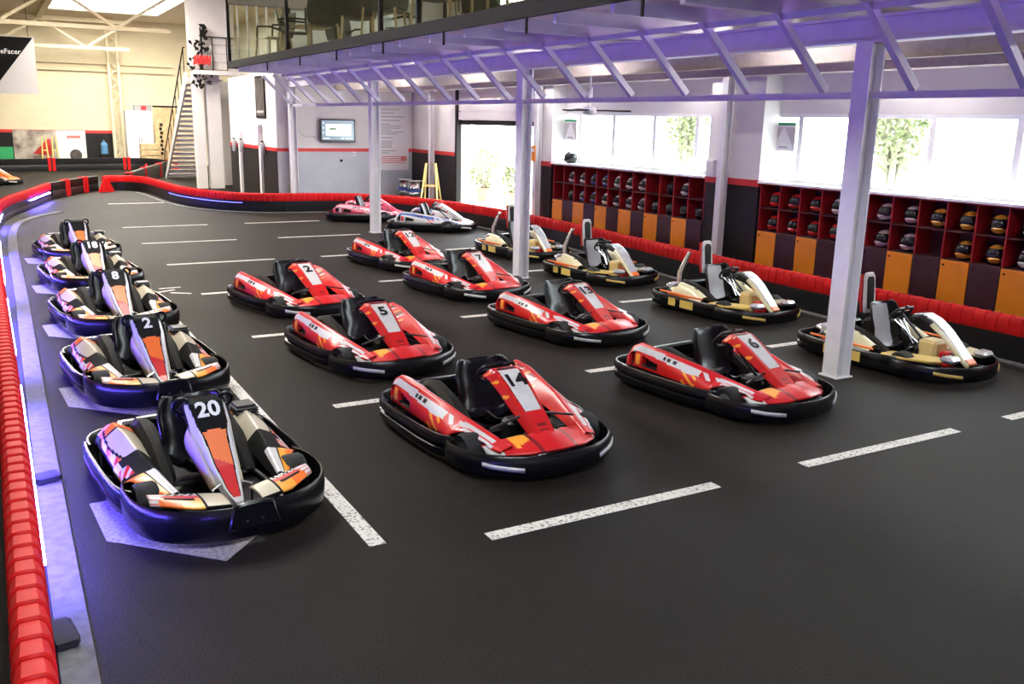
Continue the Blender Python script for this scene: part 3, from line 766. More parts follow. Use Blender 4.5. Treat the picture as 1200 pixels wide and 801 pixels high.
def kart_red_type(label, group, loc, a, number, main="kart_red", white="kart_white", amber="kart_amber", dark="kart_darkred", accent=None, ahead=None):
    root = thing("racing_kart", label, "kart", loc, ahead if ahead is not None else -pi / 2 + a, group)
    mats = [main, white, "kart_black", dark, amber]
    root.scale = (1, 1.08, 1)
    fb, sb = bumpers(root, stickers="kart_white")
    chassis(root, fx=.50)
    for s_ in (-1, 1): link("side_pod", pod_mesh(s_, mats, col_red, ZR_RED, length=1.63, arch=.815, aw=.11, ridge_y=[(0, .55), (.25, .55), (.6, .47), (1, .34)]), root)
    # nose cone between the pods
    def nose(u, v):
        a_ = 2 * v - 1; xf = pl([(0, .985), (.5, .93), (.8, .83), (1, .70)], abs(a_)); xb = pl([(0, .70), (.28, .70), (.36, .66), (1, .62)], abs(a_))
        x = lerp(xb, xf, u); z = .265 - .055 * abs(a_) ** 1.5 - .05 * u * u + .02 * max(0, 1 - abs(a_) * 4) * (1 - u)
        return (x, a_ * .47, z)
    no = MB().grid(nose, 14, 30, lambda u, v: 4 if (.20 < v < .34 and u < .75 - (v - .2) * 3) else (1 if (abs(v - .5) > .41 and u > .25) else (3 if abs(abs(v - .5) - .14) < .018 else 0))).build("nose_cone", mats, root, fix=False, sharp=40)
    md = no.modifiers.new("shell", 'SOLIDIFY'); md.thickness = .02; md.offset = -1
    # number panel
    cl = [(.06, .59), (.09, .635), (.17, .625), (.31, .555), (.47, .455), (.64, .345), (.78, .25)]
    wd = [(0, .11), (.1, .155), (.25, .165), (.6, .14), (.85, .115), (1, .10)]
    def pc(u, v):
        b_ = abs(2 * v - 1)
        if .20 < u < .28 and b_ < .5: return 2
        if .30 < u < .76 and b_ < .56: return 1
        if .30 < u < .76 and b_ < .66: return 3 if int(u * 60) % 3 == 0 else 0
        if .84 < u < .94 and b_ < .35 and int(u * 40) % 2: return 3
        if .70 < b_ < .80 and u < .35 and int(u * 40) % 3 == 0: return 1
        if b_ > .80 and .12 < u < .6: return 4 if .3 < (u * 6 + b_) % 1 < .5 else 0
        return 0
    pn, fn = frontpanel(root, cl, wd, mats, pc, lip=.06, nu=70, nv=40)
    if number: put_number(pn, fn, .47, number, .19, "kart_black")
    for s_ in (-1, 1): MB().beam((.54, .09 * s_, .36), (.56, .36 * s_, .30), .016, .016).build("panel_stay", "frame_metal", root)
    return root
def kart_orange_type(label, group, loc, a, number):
    root = thing("racing_kart", label, "kart", loc, -pi / 2 + a, group)
    root.scale = (1, 1.0, 1)
    mats = ["kart_orange", "kart_white", "panel_black", "kart_cream", "kart_amber", "kart_red"]
    fb, sb = bumpers(root, front_end=.24, deep=True); chassis(root)
    MB().prism([(-.17, .10), (.17, .10), (.13, .262), (.05, .275), (-.05, .275), (-.13, .262)], 1.01, 1.056, fn=lambda p, q, h: (h, p, q)).build("bumper_bracket", "black_plastic", fb, bevel=.012)
    for s_ in (-1, 1): MB().cyl((1.055, .05 * s_, .16), (1.062, .05 * s_, .16), .010, n=8).build("bolt", "chrome", fb)
    for s_ in (-1, 1):
        link("side_pod", pod_mesh(s_, mats, col_orange, ZR_OR, hole=False, ridge_y=[(0, .50), (.3, .47), (.6, .44), (.8, .40), (1, .36)]), root)
        # front wing beside the number panel
        def wing(u, v, s_=s_):
            y = lerp(.10, .53, u); xf = pl([(0, .93), (.5, .86), (1, .66)], u); xb = pl([(0, .66), (.4, .62), (1, .56)], u)
            x = lerp(xb, xf, v); z = lerp(lerp(.20, .245, u), lerp(.215, .215, u), v) + .012 * sin(pi * v)
            return (x, y * s_, z)
        def wc(u, v):
            if u < .30: return 3 if v < .9 else 2
            if u < .36: return 2
            if u > .80 + .1 * v: return 1 if int(v * 14) % 4 else 5
            if .42 < v < .56 and .42 < u < .80: return 2
            if v < .2: return 1 if (u * 30 - v * 10) % 3 < 1.8 else 2
            if v < .42: return 5
            return 0 if u > .6 else 4
        w_ = MB().grid(wing, 26, 14, wc).build("front_wing", mats, root, fix=False)
        md = w_.modifiers.new("shell", 'SOLIDIFY'); md.thickness = .012; md.offset = -s_
    cl = [(-.02, .64), (.02, .69), (.10, .665), (.19, .58), (.33, .45), (.48, .32), (.63, .215), (.76, .165)]
    wd = [(0, .085), (.12, .13), (.3, .15), (.45, .15), (.7, .115), (.92, .06), (1, .035)]
    def pc(u, v):
        b_ = abs(2 * v - 1)
        if u > .95: return 1
        lim = pl([(0, 1.1), (.16, 1.0), (.26, .80), (.48, .70), (.54, .60), (1, .50)], u)
        if b_ > lim: return 2 if b_ > .93 else 1
        if u < .50 + .05 * b_ * b_: return 2
        if b_ > lim - .08: return 2
        return 0 if u < .64 + .10 * v else 5
    pn, fn = frontpanel(root, cl, wd, mats, pc, lip=.05, nv=56, nu=96)
    if number: put_number(pn, fn, .36, number, .165, "number_white")
    for s_ in (-1, 1):   # handle rings beside the number field, cream knee flank below
        c = Vector((.03, .155 * s_, .645))
        MB().tube([c + Vector((.03 * sin(t), .048 * cos(t), .055 * sin(t))) for t in [2 * pi * k / 18 for k in range(18)]], .014, 8, closed=True).build("hand_ring", "kart_black", root)
        k_ = MB().grid(lambda u, v, s_=s_: (lerp(.17, .58, u) - .10 * v, (.135 - .05 * u + .02 * sin(pi * v)) * s_, lerp(.53, .22, u) - lerp(.20, .08, u) * v), 10, 6).build("knee_flank", "kart_cream", root, fix=False)
        md = k_.modifiers.new("shell", 'SOLIDIFY'); md.thickness = .01
    return root
def kart_yellow_type(label, group, loc, a):
    root = thing("racing_kart", label, "kart", loc, -pi / 2 + a, group)
    fb, sb = bumpers(root, stickers="kart_yellow")
    chassis(root, seat_m="seat_grey", tall=.04)
    for s_, b_ in zip((-1, 1), sb):
        for x0, x1 in ((-.50, -.36), (-.26, .0)):
            pp = [(x0 + (x1 - x0) * k / 4, .645 * s_) for k in range(5)]
            if s_ > 0: pp = pp[::-1]
            MB().sweep(pp, [(.040, .085), (.0505, .085), (.0505, .195), (.040, .195)]).build("bumper_sticker", "kart_yellow", b_)
        MB().tube([(-.74, .645 * s_, .255), (-.3, .655 * s_, .255), (.12, .64 * s_, .255)], .014, 8).build("rub_rail", "kart_orange", root)
        def hump(u, v, s_=s_):
            x = lerp(-.70, .02, u); w = pl([(0, .08), (.2, .13), (1, .09)], u); a_ = 2 * v - 1
            z = .20 + pl([(0, .02), (.12, .15), (.3, .20), (.7, .16), (1, .06)], u) * (1 - abs(a_) ** 2.6)
            return (x, (.48 + a_ * w) * s_, z)
        h_ = MB().grid(hump, 26, 16, lambda u, v: 1 if (u < .32 and .15 < v < .80) else (2 if (v > .95 and u < .7) else (1 if (.68 < u < .76 and .4 < v < .55) else 0))).build("side_pod", ["kart_paleyellow", "kart_black", "kart_orange"], root)
        MB().prism([(.16, .36), (.16, .56), (.44, .60), (.70, .50), (.86, .24), (.62, .22)], .19, .215, fn=lambda p, q, h, s_=s_: (p, q * s_, h + .04 * (p - .16))).build("front_wing", "kart_yellow" if s_ < 0 else "kart_paleyellow", root, bevel=.006)
        MB().box(.74, .90, .30 * s_ - .09, .30 * s_ + .09, .22, .29).build("nose_block", "kart_silver", root, bevel=.03)
    cl = [(.16, .56), (.20, .62), (.30, .635), (.43, .59), (.58, .49), (.72, .36), (.84, .245), (.91, .19)]
    wd = [(0, .08), (.12, .13), (.5, .125), (.8, .10), (1, .085)]
    def pc(u, v):
        b_ = abs(2 * v - 1)
        if b_ > .80: return 2 if u > .45 else 1
        if .18 < u < .45 and hsh(int(u * 40), int(v * 18)) > .72: return 1
        if u > .88: return 3
        return 0
    frontpanel(root, cl, wd, ["kart_silver", "kart_black", "kart_paleyellow", "kart_orange"], pc, lip=.045)
    MB().box(.30, .52, -.12, .12, .09, .36).build("fuel_tank", "tank_plastic", root, bevel=.03)
    MB().box(.53, .66, -.08, .08, .09, .26).build("battery_box", "kart_red", root, bevel=.02)
    # headrest plate on the back of the seat, and the silver air box beside it
    pl_ = MB().prism([(-.09, .50), (.09, .50), (.10, .60), (.09, .92), (.06, .97), (-.06, .97), (-.09, .92), (-.10, .60)], -.48, -.445, fn=lambda p, q, h: (h - .10 * (q - .5), p, q)).build("headrest", "kart_white", root, bevel=.008)
    MB().prism([(-.055, .55), (.055, .55), (.06, .88), (.04, .925), (-.04, .925), (-.06, .88)], -.446, -.436, fn=lambda p, q, h: (h - .10 * (q - .5), p, q)).build("headrest_pad", "kart_black", pl_)
    MB().prism([(-.12, .5), (.12, .5), (.12, .95), (-.12, .95)], -.505, -.485, fn=lambda p, q, h: (h - .10 * (q - .5), p, q)).build("headrest_back", "kart_red", pl_, bevel=.01)
    MB().tube([(-.70, -.30, .18), (-.70, -.30, .50), (-.68, -.26, .62), (-.64, -.20, .80)], [.055, .05, .04, .03], 12).build("air_box", "chrome", root)
    MB().box(-.78, -.55, -.46, -.30, .16, .36).build("silencer", "kart_silver", root, bevel=.03)
    for k in range(5): MB().tube([(-.05, -.08 + .04 * k, .50), (.10, -.05 + .03 * k, .40 - .03 * k), (.22, -.08 + .04 * k, .28)], .008, 6).build("hose", "kart_black" if k % 2 else "chrome", root)
    return root

D = radians
OX = 1.13
for i, (num, lab) in enumerate([("20", "orange and white kart numbered 20, nearest of its row"), ("2", "orange and white kart numbered 2, second in its row"),
                                ("8", "orange and white kart numbered 8, third in its row"), ("18", "orange and white kart fourth in its row, behind number 8"),
                                (None, "orange and white kart farthest from the camera in its row")]):
    kart_orange_type(lab, "orange and white karts along the near barrier", (OX + [.0, .03, .08, .09, .13][i], [6.38, 9.38, 12.38, 15.44, 18.5][i], 0), D(5), num)
REDS = [(3.52, 6.40, 2, "14", "red kart numbered 14, nearest of the red karts"), (3.54, 9.38, 5, "5", "red kart numbered 5 in the middle of the front red row"),
        (3.62, 12.45, 10, "2", "red kart numbered 2, farthest of the front red row"),
        (6.21, 6.52, 6, "6", "red kart numbered 6 beside the nearest steel column"), (6.31, 9.55, 6, "13", "red kart second in the row behind number 6"),
        (6.36, 12.55, 6, "7", "red kart numbered 7 beside the second steel column"), (6.46, 15.5, 7, "12", "red kart farthest from the camera in the row of number 7")]
for x, y, a, num, lab in REDS: kart_red_type(lab, "red karts parked in the grid", (x, y, 0), D(a), num)
YEL = [(8.90, 6.60, 2, "pale yellow kart with tall headrest behind the nearest steel column"), (9.06, 9.62, 3, "pale yellow kart second from the camera in its row"),
       (9.05, 12.75, 3, "pale yellow kart third from the camera in its row"), (9.2, 15.7, 3, "pale yellow kart behind the second steel column")]
for x, y, a, lab in YEL: kart_yellow_type(lab, "pale yellow karts along the helmet racks", (x, y, 0), D(a))
kart_red_type("pink and white kart parked sideways before the back barrier", "karts by the back barrier", (8.62, 22.9, 0), 0, None, main="kart_pink", white="kart_pinkwhite", amber="kart_white", dark="kart_pink", ahead=D(-32))
kart_red_type("white and blue kart parked sideways before the loading door", "karts by the back barrier", (9.35, 20.35, 0), 0, None, main="kart_white", white="kart_blue", amber="kart_red", dark="kart_blue", ahead=D(-40))
kart_red_type("orange kart half in view at the far bend of the track", "karts on the far track", (-.05, 38.6, 0), 0, None, main="kart_orange", white="kart_white", ahead=D(-20))

# ================================================================== HELMET RACKS AND HELMETS
def helmet(loc, rz, colm, label, s=1.0, name="racing_helmet"):
    t = thing(name, label, "helmet", loc, rz)
    key = "h_" + colm
    if key not in HELM:
        def sh(u, v):
            th = v * pi; ph = u * 2 * pi
            r = .135; x = r * 1.12 * sin(th) * cos(ph); y = r * .95 * sin(th) * sin(ph); z = .135 + r * 1.02 * cos(th)
            if z < .03: z = .03 - (.03 - z) * .2
            if cos(ph) > .5 and z < .11: x += .03 * (cos(ph) - .5) * 2
            return (x, y, z)
        def hc(u, v):
            ph = u * 2 * pi
            if cos(ph) > .25: return 1 if (.30 < v < .56) else 0
            return 0 if v > .3 else 2
        HELM[key] = MB().grid(sh, 28, 18, hc).mesh("shell", [colm, "helmet_dark", colm if colm != "helmet_dark" else "helmet_white"])
        HELM["visor"] = MB().grid(lambda u, v: (.158 * sin(lerp(.34, .6, v) * pi) * cos((u - .5) * 2.3), .140 * sin(lerp(.34, .6, v) * pi) * sin((u - .5) * 2.3), .135 + .145 * cos(lerp(.34, .6, v) * pi)), 12, 6).mesh("visor", "helmet_dark")
        HELM["base"] = MB().lathe([(.085, 0), (.105, .01), (.11, .035), (.10, .045)], 16).mesh("neck_roll", "helmet_dark")
    for n_, k in (("shell", key), ("visor", "visor"), ("neck_roll", "base")): link(n_, HELM[k], t)
    t.scale = (s, s, s)
    return t
HELM = {}
RF, RBK, RT, RM, RB = 11.30, 11.64, 1.68, 1.29, .90
def rack(ystart, n, pitch, label, first_orange):
    """n bays from ystart (far end) towards the camera"""
    t = thing("helmet_rack", label, "rack", (0, 0, 0))
    y1 = ystart; y0 = ystart - n * pitch
    MB().box(RBK - .012, RBK, y0, y1, .1, RT).build("back_panel", "rack_dark", t, smooth=False)
    for z, nm in ((RT, "top_board"), (RM, "shelf"), (RB, "shelf")): MB().box(RF, RBK - .013, y0, y1, z - .02, z).build(nm, "rack_red" if nm != "shelf" else "rack_dark", t, smooth=False)
    MB().box(RF, RBK - .013, y0, y1, .08, .12).build("plinth", "rack_dark", t, smooth=False)
    dv = MB().box(RF, RBK - .013, -.011, .011, .90, RT - .021).mesh("divider", "rack_red", smooth=False)
    dl = MB().box(RF - .02, RF - .002, -pitch / 2 + .006, pitch / 2 - .006, .13, RB - .012)
    dm = {m_: dl.mesh("locker_door", m_, bevel=.003) for m_ in ("locker_orange", "locker_plum")}
    lk = MB().cyl((RF - .032, 0, 0), (RF - .02, 0, 0), .014, n=8).mesh("lock", "dark_edge")
    for i in range(n + 1): link("divider", dv, t, (0, y1 - i * pitch, 0))
    for i in range(n):
        c = y1 - (i + .5) * pitch
        d_ = link("locker_door", dm["locker_orange" if (i % 2 == 0) == first_orange else "locker_plum"], t, (0, c, 0))
        link("lock", lk, d_, (0, pitch / 2 - .06, RB - .08))
    return t
P1, P2 = .4325, .44
rack(18.03, 12, P1, "red helmet rack with orange and plum lockers left of the wide pillar", True)
rack(11.42, 15, P2, "red helmet rack with orange and plum lockers right of the wide pillar", True)
struct(MB().box(11.24, 11.655, 12.82, 18.1, 1.685, 1.72).build("sill_far", "window_white", smooth=False))
struct(MB().box(11.24, 11.655, 3.6, 11.46, 1.685, 1.72).build("sill_near", "window_white", smooth=False))
ORD = ["first", "second", "third", "fourth", "fifth", "sixth", "seventh", "eighth", "ninth", "tenth", "eleventh", "twelfth", "thirteenth"]
CN = {"helmet_red": "red", "helmet_rose": "pale pink", "helmet_amber": "amber", "helmet_blue": "blue", "helmet_white": "white", "helmet_dark": "black"}
left_top = [None, "helmet_white", "helmet_white", "helmet_blue", "helmet_blue", "helmet_white", "helmet_white", "helmet_white", None, "helmet_dark", "helmet_white", None]
left_bot = [None, "helmet_dark", "helmet_blue", "helmet_blue", "helmet_white", "helmet_white", "helmet_white", "helmet_white", "helmet_dark", "helmet_dark", "helmet_dark", "helmet_dark"]
right_top = ["helmet_red"] * 3 + ["helmet_rose", "helmet_rose", "helmet_rose", "helmet_rose", "helmet_amber", "helmet_amber", "helmet_amber", "helmet_white", "helmet_white"]
right_bot = ["helmet_red"] * 4 + ["helmet_rose", "helmet_rose", "helmet_rose", None, "helmet_amber", "helmet_amber", "helmet_white", "helmet_white"]
for side_n, y1, pch, rows in (("left of the wide pillar", 18.03, P1, (left_top, left_bot)), ("right of the wide pillar", 11.42, P2, (right_top, right_bot))):
    for r, (row, z, rn) in enumerate(zip(rows, (RM, RB), ("upper", "lower"))):
        for i, cm in enumerate(row):
            if cm:
                h_ = helmet((11.46, y1 - (i + .5) * pch - .03, z), pi + rnd.uniform(-.25, .35), cm, f"{CN[cm]} helmet in the {ORD[i]} {rn} bay of the rack {side_n}", .98)
                h_["group"] = "helmets in the racks"
helmet((11.45, 17.55, 1.72), pi * .8, "helmet_dark", "black helmet standing alone on the white window sill", 1.0)["group"] = "helmets"
# ================================================================== WALL FITTINGS
tv = thing("television", "black television with a lit menu screen on the back wall", "television", (9.16, BW - .12, 2.235))
MB().box(-.55, .55, -.03, .03, -.34, .34).build("casing", "black_plastic", tv, bevel=.012)
sc_ = MB().box(-.50, .50, -.034, -.028, -.27, .30).build("screen", "tv_screen", tv, smooth=False)
MB().box(-.38, .42, -.037, -.033, -.15, .20).build("menu_field", "tv_bright", sc_, smooth=False)
MB().box(-.26, -.06, -.039, -.036, .03, .08).build("menu_text", "tv_green", sc_, smooth=False)
for x in (-.45, -.35, .1, .24, .36): MB().box(x, x + .09, -.037, -.033, -.24, -.21).build("menu_icon", "tv_bright", sc_, smooth=False)
for z in (.20, .06, -.08): MB().box(-.47, -.43, -.037, -.033, z, z + .05).build("menu_icon", "tv_bright", sc_, smooth=False)
MB().box(-.1, .1, .03, .12, -.1, .1).build("wall_mount", "dark_edge", tv, smooth=False)
tag(MB().tube([(8.6, BW - .03, 2.1), (8.2, BW - .03, 2.05), (7.95, BW - .03, 2.25), (7.6, BW - .03, 2.9)], .012, 6).build("cable", "white_wall"), "thin cable drooping from television to ceiling", "cable")
po = thing("rules_poster", "tall white rules poster with lines of small print on the back wall", "poster", (11.0, BW - .04, 2.04))
pb = MB().box(-.52, .48, -.01, .01, -.98, .98).build("sheet", "paper_white", po, smooth=False)
pr_ = random.Random(5)
zz = .85
while zz > -.5:
    w_ = pr_.uniform(.25, .8); MB().box(-.42, -.42 + w_, -.013, -.009, zz, zz + .022).build("print_line", "print_grey", pb, smooth=False); zz -= pr_.choice((.06, .06, .11))
for k in range(4): MB().box(-.42, -.42 + pr_.uniform(.6, .82), -.013, -.009, -.58 - k * .06, -.555 - k * .06).build("print_line", "print_red", pb, smooth=False)
MB().box(.22, .42, -.013, -.009, -.70, -.55).build("print_block", "print_red", pb, smooth=False)
so = thing("wall_socket", "small white wall socket below the television", "socket", (9.68, BW - .035, 1.56))
MB().box(-.06, .06, -.015, .015, -.06, .06).build("plate", "window_white", so, bevel=.005)
MB().cyl((0, -.017, 0), (0, -.014, 0), .03, n=12).build("socket_face", "print_grey", so)
ch = thing("hanging_keychain", "small dark bunch of keys hanging under the television", "keys", (9.28, BW - .05, 1.38))
MB().tube([(0, 0, .22), (.01, 0, .1), (0, 0, 0)], .008, 6).build("cord", "white_wall", ch)
MB().lathe([(.02, -.06), (.045, -.03), (.03, .01)], 10).build("fob", "dark_edge", ch)
fp = thing("framed_poster", "dark framed poster on the wall beside the stairs", "poster", (7.33, 28.6, 3.18))
MB().box(-.02, 0, -.55, .55, -.62, .62).build("frame", "dark_edge", fp, bevel=.008)
MB().box(-.025, -.019, -.48, .48, -.55, .55).build("picture", "poster_dark", fp, smooth=False)
MB().box(-.028, -.024, -.4, .4, -.47, -.40).build("caption_strip", "banner_grey", fp, smooth=False)
for y, l in ((28.2, "fire extinguisher by the corner of the television wall"), (30.9, "fire extinguisher between the two pilasters"), (31.9, "fire extinguisher nearest the stair pillars")):
    fe = thing("fire_extinguisher", l, "extinguisher", (7.24, y, 1.45))
    MB().lathe([(.0, 0), (.07, .01), (.075, .05), (.075, .32), (.05, .38), (.02, .40)], 14).build("cylinder_body", "print_grey", fe)
    MB().box(-.06, .02, -.02, .02, .40, .44).build("valve_handle", "dark_edge", fe)
    MB().tube([(0, .03, .41), (-.04, .09, .34), (-.03, .09, .12)], .012, 6).build("hose", "dark_edge", fe)
sd = thing("wall_cabinet", "small lilac cabinet on the wall by the pilaster", "cabinet", (7.28, 28.75, 1.75))
MB().box(-.06, .05, -.18, .18, 0, .62).build("body", "lilac_steel", sd, bevel=.01)
MB().box(-.07, -.061, -.15, .15, .03, .59).build("door", "lilac_steel", sd, bevel=.003)
jb = thing("junction_box", "white junction box on the wide pillar's far side", "box", (11.24, 12.62, 1.72))
MB().box(-.06, .04, -.10, .10, 0, .30).build("body", "window_white", jb, bevel=.01)
MB().box(-.066, -.06, -.07, .07, .04, .26).build("cover", "white_wall", jb, bevel=.002)
al = thing("alarm_box", "small orange notice on the narrow pillar", "notice", (11.02, 18.5, 1.72))
MB().box(-.01, .01, -.09, .09, 0, .36).build("plate", "locker_orange", al, bevel=.003)
MB().box(-.014, -.009, -.06, .06, .22, .30).build("symbol", "paper_white", al, smooth=False)
def win_poster(y, label):
    w_ = thing("window_poster", label, "poster", (11.63, y, 2.42))
    s_ = MB().box(-.006, .006, -.25, .25, -.20, .27).build("sheet", "paper_white", w_, smooth=False)
    MB().box(-.009, -.005, -.25, .25, .22, .27).build("green_strip", "sign_green", s_, smooth=False)
    for k in (-1, 1): MB().prism([(.25 * k, .19), (.02 * k, .19), (.25 * k, -.18)], -.010, -.005, fn=lambda a_, b_, h: (h, a_, b_)).build("grey_corner", "banner_grey", s_, smooth=False)
    MB().box(-.009, -.005, -.1, .1, -.15, -.12).build("print_line", "print_grey", s_, smooth=False)
win_poster(17.88, "grey poster with white triangle on the far window")
win_poster(11.33, "grey poster with white triangle and green strip beside the wide pillar")
fan = thing("ceiling_fan", "dark bladed ceiling fan hanging before the far window", "fan", (9.7, 14.3, 2.84))
MB().cyl((0, 0, .05), (0, 0, 1.0), .018, n=10).build("rod", "white_steel", fan)
MB().lathe([(.02, .42), (.05, .40), (.045, .22), (.02, .16)], 14).build("canopy_cup", "lilac_steel", fan)
MB().lathe([(.03, -.08), (.12, -.05), (.13, .0), (.10, .05), (.03, .07)], 20).build("motor_hub", "lilac_steel", fan)
for k in range(3):
    a = D(95 + 120 * k)
    MB().prism([(.12, -.04), (.75, -.07), (.78, 0), (.75, .07), (.12, .04)], -.008, .008).build("blade", "dark_edge", fan, rot=(D(8), 0, a))

# paint cans, yellow frame, and what stands outside the loading door
def can(loc, label):
    c = thing("metal_can", label, "can", loc, 0, "metal cans in the corner")
    MB().lathe([(.0, 0), (.24, 0), (.25, .02), (.24, .04), (.24, .17), (.25, .19), (.24, .21), (.24, .36), (.25, .38), (.22, .39)], 24).build("drum", "chrome", c)
    MB().lathe([(.243, .06), (.2435, .07), (.2435, .15), (.243, .16)], 24).build("paper_band", "kart_blue", c)
    MB().lathe([(.0, .38), (.21, .38), (.21, .40), (.0, .405)], 20).build("lid", "white_steel", c)
can((11.15, 26.45, 0), "lower metal can of the stack nearest the television"); can((11.15, 26.45, .41), "upper metal can of the stack nearest the television")
can((11.2, 25.75, 0), "lower metal can of the stack beside the slim column"); can((11.2, 25.75, .41), "upper metal can of the stack beside the slim column")
def aframe(loc, rz, label, h=1.25, w=.55):
    t = thing("folding_frame", label, "frame", loc, rz)
    for k in (-1, 1):
        leg = MB().tube([(-.30 * k, -w / 2, 0), (-.02 * k, -w / 2 * .5, h), (-.02 * k, w / 2 * .5, h), (-.30 * k, w / 2, 0)], .028, 8).build("leg_frame", "warning_yellow", t)
        for q in (.25, .55): MB().beam((-.30 * k * (1 - q), -w / 2 * (1 - q * .5), h * q), (-.30 * k * (1 - q), w / 2 * (1 - q * .5), h * q), .03, .04).build("rung", "warning_yellow", leg)
    return t
aframe((11.0, 24.2, 0), .9, "yellow folding frame standing just inside the loading door", 1.4)
aframe((12.9, 23.6, -.04), .3, "yellow folding frame outside the loading door", 1.3)
def shrub(name, loc, h, rx, nleaf, label, seed, cat="shrub", pot=True, lm=("tree_leaf"), leaf=.09):
    r_ = random.Random(seed); t = thing(name, label, cat, loc)
    mb = MB()
    for _ in range(nleaf):
        th = r_.uniform(0, 2 * pi); ph = math.acos(r_.uniform(-1, 1)); rr = r_.uniform(.45, 1) ** .6
        c = Vector((rx * rr * sin(ph) * cos(th), rx * rr * sin(ph) * sin(th), h * .62 + h * .38 * rr * cos(ph)))
        a = Vector((r_.gauss(0, 1), r_.gauss(0, 1), r_.gauss(0, 1))).normalized() * leaf; b = a.cross(Vector((r_.gauss(0, 1), r_.gauss(0, 1), r_.gauss(0, 1)))).normalized() * leaf * .45
        mb.add([c - a, c + b, c + a, c - b], [(0, 1, 2, 3)])
    mb.build("foliage", lm, t, smooth=False, fix=False)
    st = MB()
    for k in range(5):
        a = k * 1.3; st.tube([(0, 0, .0 if not pot else .36), (rx * .3 * cos(a), rx * .3 * sin(a), h * .5), (rx * .6 * cos(a), rx * .6 * sin(a), h * .85)], [.03 + h * .012, .02 + h * .008, .01], 7)
    st.build("stem", "bark", t)
    if pot: MB().lathe([(.0, 0), (.20, 0), (.27, .38), (.30, .40), (.30, .45), (.25, .45), (.24, .36), (0, .36)], 18).build("pot", "terracotta", t)
    return t
shrub("potted_shrub", (14.5, 27.6, -.04), 1.8, .6, 500, "leafy potted shrub outside the loading door", 1)
shrub("potted_shrub", (14.5, 25.6, -.04), 1.4, .42, 400, "smaller potted shrub outside near the door's edge", 2)
TREES = [(15.7, 6.0), (23.8, 6.2)]
shrub("garden_tree", (20, TREES[0][0], -.04), TREES[0][1], .95, 3500, "rounded tree outside the near window", 3, "tree", False, leaf=.09)
shrub("garden_tree", (20, TREES[1][0], -.04), TREES[1][1], .85, 3000, "rounded tree outside the far window", 4, "tree", False, leaf=.09)
fence = thing("garden_fence", "pale rail fence across the yard outside the windows", "fence", (17.5, 0, 0))
for k in range(12): MB().box(-.04, .04, 5 + k * 2 - .04, 5 + k * 2 + .04, -.04, 1.2).build("post", "window_white", fence, smooth=False)
for z in (.5, 1.1): MB().box(-.02, .02, 5, 27, z, z + .1).build("rail", "window_white", fence, smooth=False)

# ================================================================== STAIRS AND FAR HALL
for x0, x1, l in ((6.55, 6.88, "slimmer white stair pillar on the track side"), (7.0, 7.48, "white stair pillar beside the dark wainscot")):
    struct(MB().box(x0, x1, 34.8, 35.2, 0, 4.2).build("pillar_stair", "white_wall", smooth=False), l)
struct(MB().box(6.50, 8.05, 34.7, 35.25, 4.2, 7.1).build("wall_stair_head", "white_wall", smooth=False))
st = thing("staircase", "white staircase rising towards the mezzanine behind two pillars", "staircase", (0, 0, 0))
N = 21
for k in range(N):
    y = lerp(41.0, 35.5, k / (N - 1)); z = 3.9 * (k + 1) / N
    MB().box(6.46, 7.7, y - .14, y + .15, z - .06, z, 1).box(6.46, 7.7, y - .17, y - .14, z - .10, z - .0, 0).build("step", ["lilac_steel", "joist_brown"], st, smooth=False)
MB().prism([(41.3, 0), (40.9, 0), (35.3, 3.70), (35.3, 4.1), (35.6, 4.1)], 6.40, 6.46, fn=lambda a, b, h: (h, a, b)).build("stringer", "white_wall", st, smooth=False)
MB().tube([(6.42, 41.1, 0), (6.42, 41.1, 1.0), (6.42, 35.6, 4.95), (6.42, 35.35, 4.95)], .025, 8).build("handrail", "dark_edge", st)
for k in range(8):
    y = lerp(40.6, 35.6, k / 7); z = lerp(.2, 4.0, k / 7); MB().cyl((6.42, y, z), (6.42, y, z + .95), .016, n=6).build("baluster", "dark_edge", st)
struct(MB().box(6.5, 8.05, 34.3, 34.72, 4.0, 4.15).build("floor_landing", "white_wall", smooth=False))
land = thing("landing_railing", "thin metal railing at the head of the stairs", "railing", (0, 34.64, 4.15))
for x in (6.9, 7.25, 7.75): MB().cyl((x, 0, 0), (x, 0, 1.15), .02, n=8).build("post", "frame_metal", land)
MB().tube([(6.85, 0, 1.15), (8.0, 0, 1.15)], .02, 8).build("top_rail", "frame_metal", land)
for z in (.3, .6, .9): MB().tube([(6.9, 0, z), (8.0, 0, z)], .006, 6).build("wire", "frame_metal", land)
gs = thing("cut_metal_sign", "black and red cut metal ornament on the stair rail", "sign", (6.85, 34.45, 4.5))
MB().box(-.02, .02, .05, .12, -.36, 1.1).build("support_bar", "dark_edge", gs, smooth=False)
gr = random.Random(11)
for k in range(70):
    z = gr.uniform(-.95, 1.15); x = gr.gauss(-.05 + .12 * z, .17 if z < .8 else .05)
    r_ = gr.uniform(.04, .12); a = gr.uniform(0, pi)
    MB().prism([(-r_, -.03), (r_ * .4, -.05), (r_, .02), (r_ * .1, .055)], -.012, .012, fn=lambda p, q, h, a=a: (p * cos(a) - q * sin(a), h, p * sin(a) + q * cos(a))).build("flourish", "dark_edge", gs, smooth=False, loc=(x, gr.uniform(-.02, .02), z))
for k in range(7):
    x = -.27 + k * .085; MB().prism([(-.04, -.16), (.03, -.15), (.045, .14), (-.02, .17)], -.02, .02, fn=lambda p, q, h: (p, h - .04, q)).build("red_stroke", "red_band", gs, smooth=False, loc=(x, 0, -.02 + .03 * (k % 2)), rot=(0, .12, 0))
MB().box(-.30, .28, -.045, -.02, -.05, .04).build("red_bar", "red_band", gs, smooth=False)

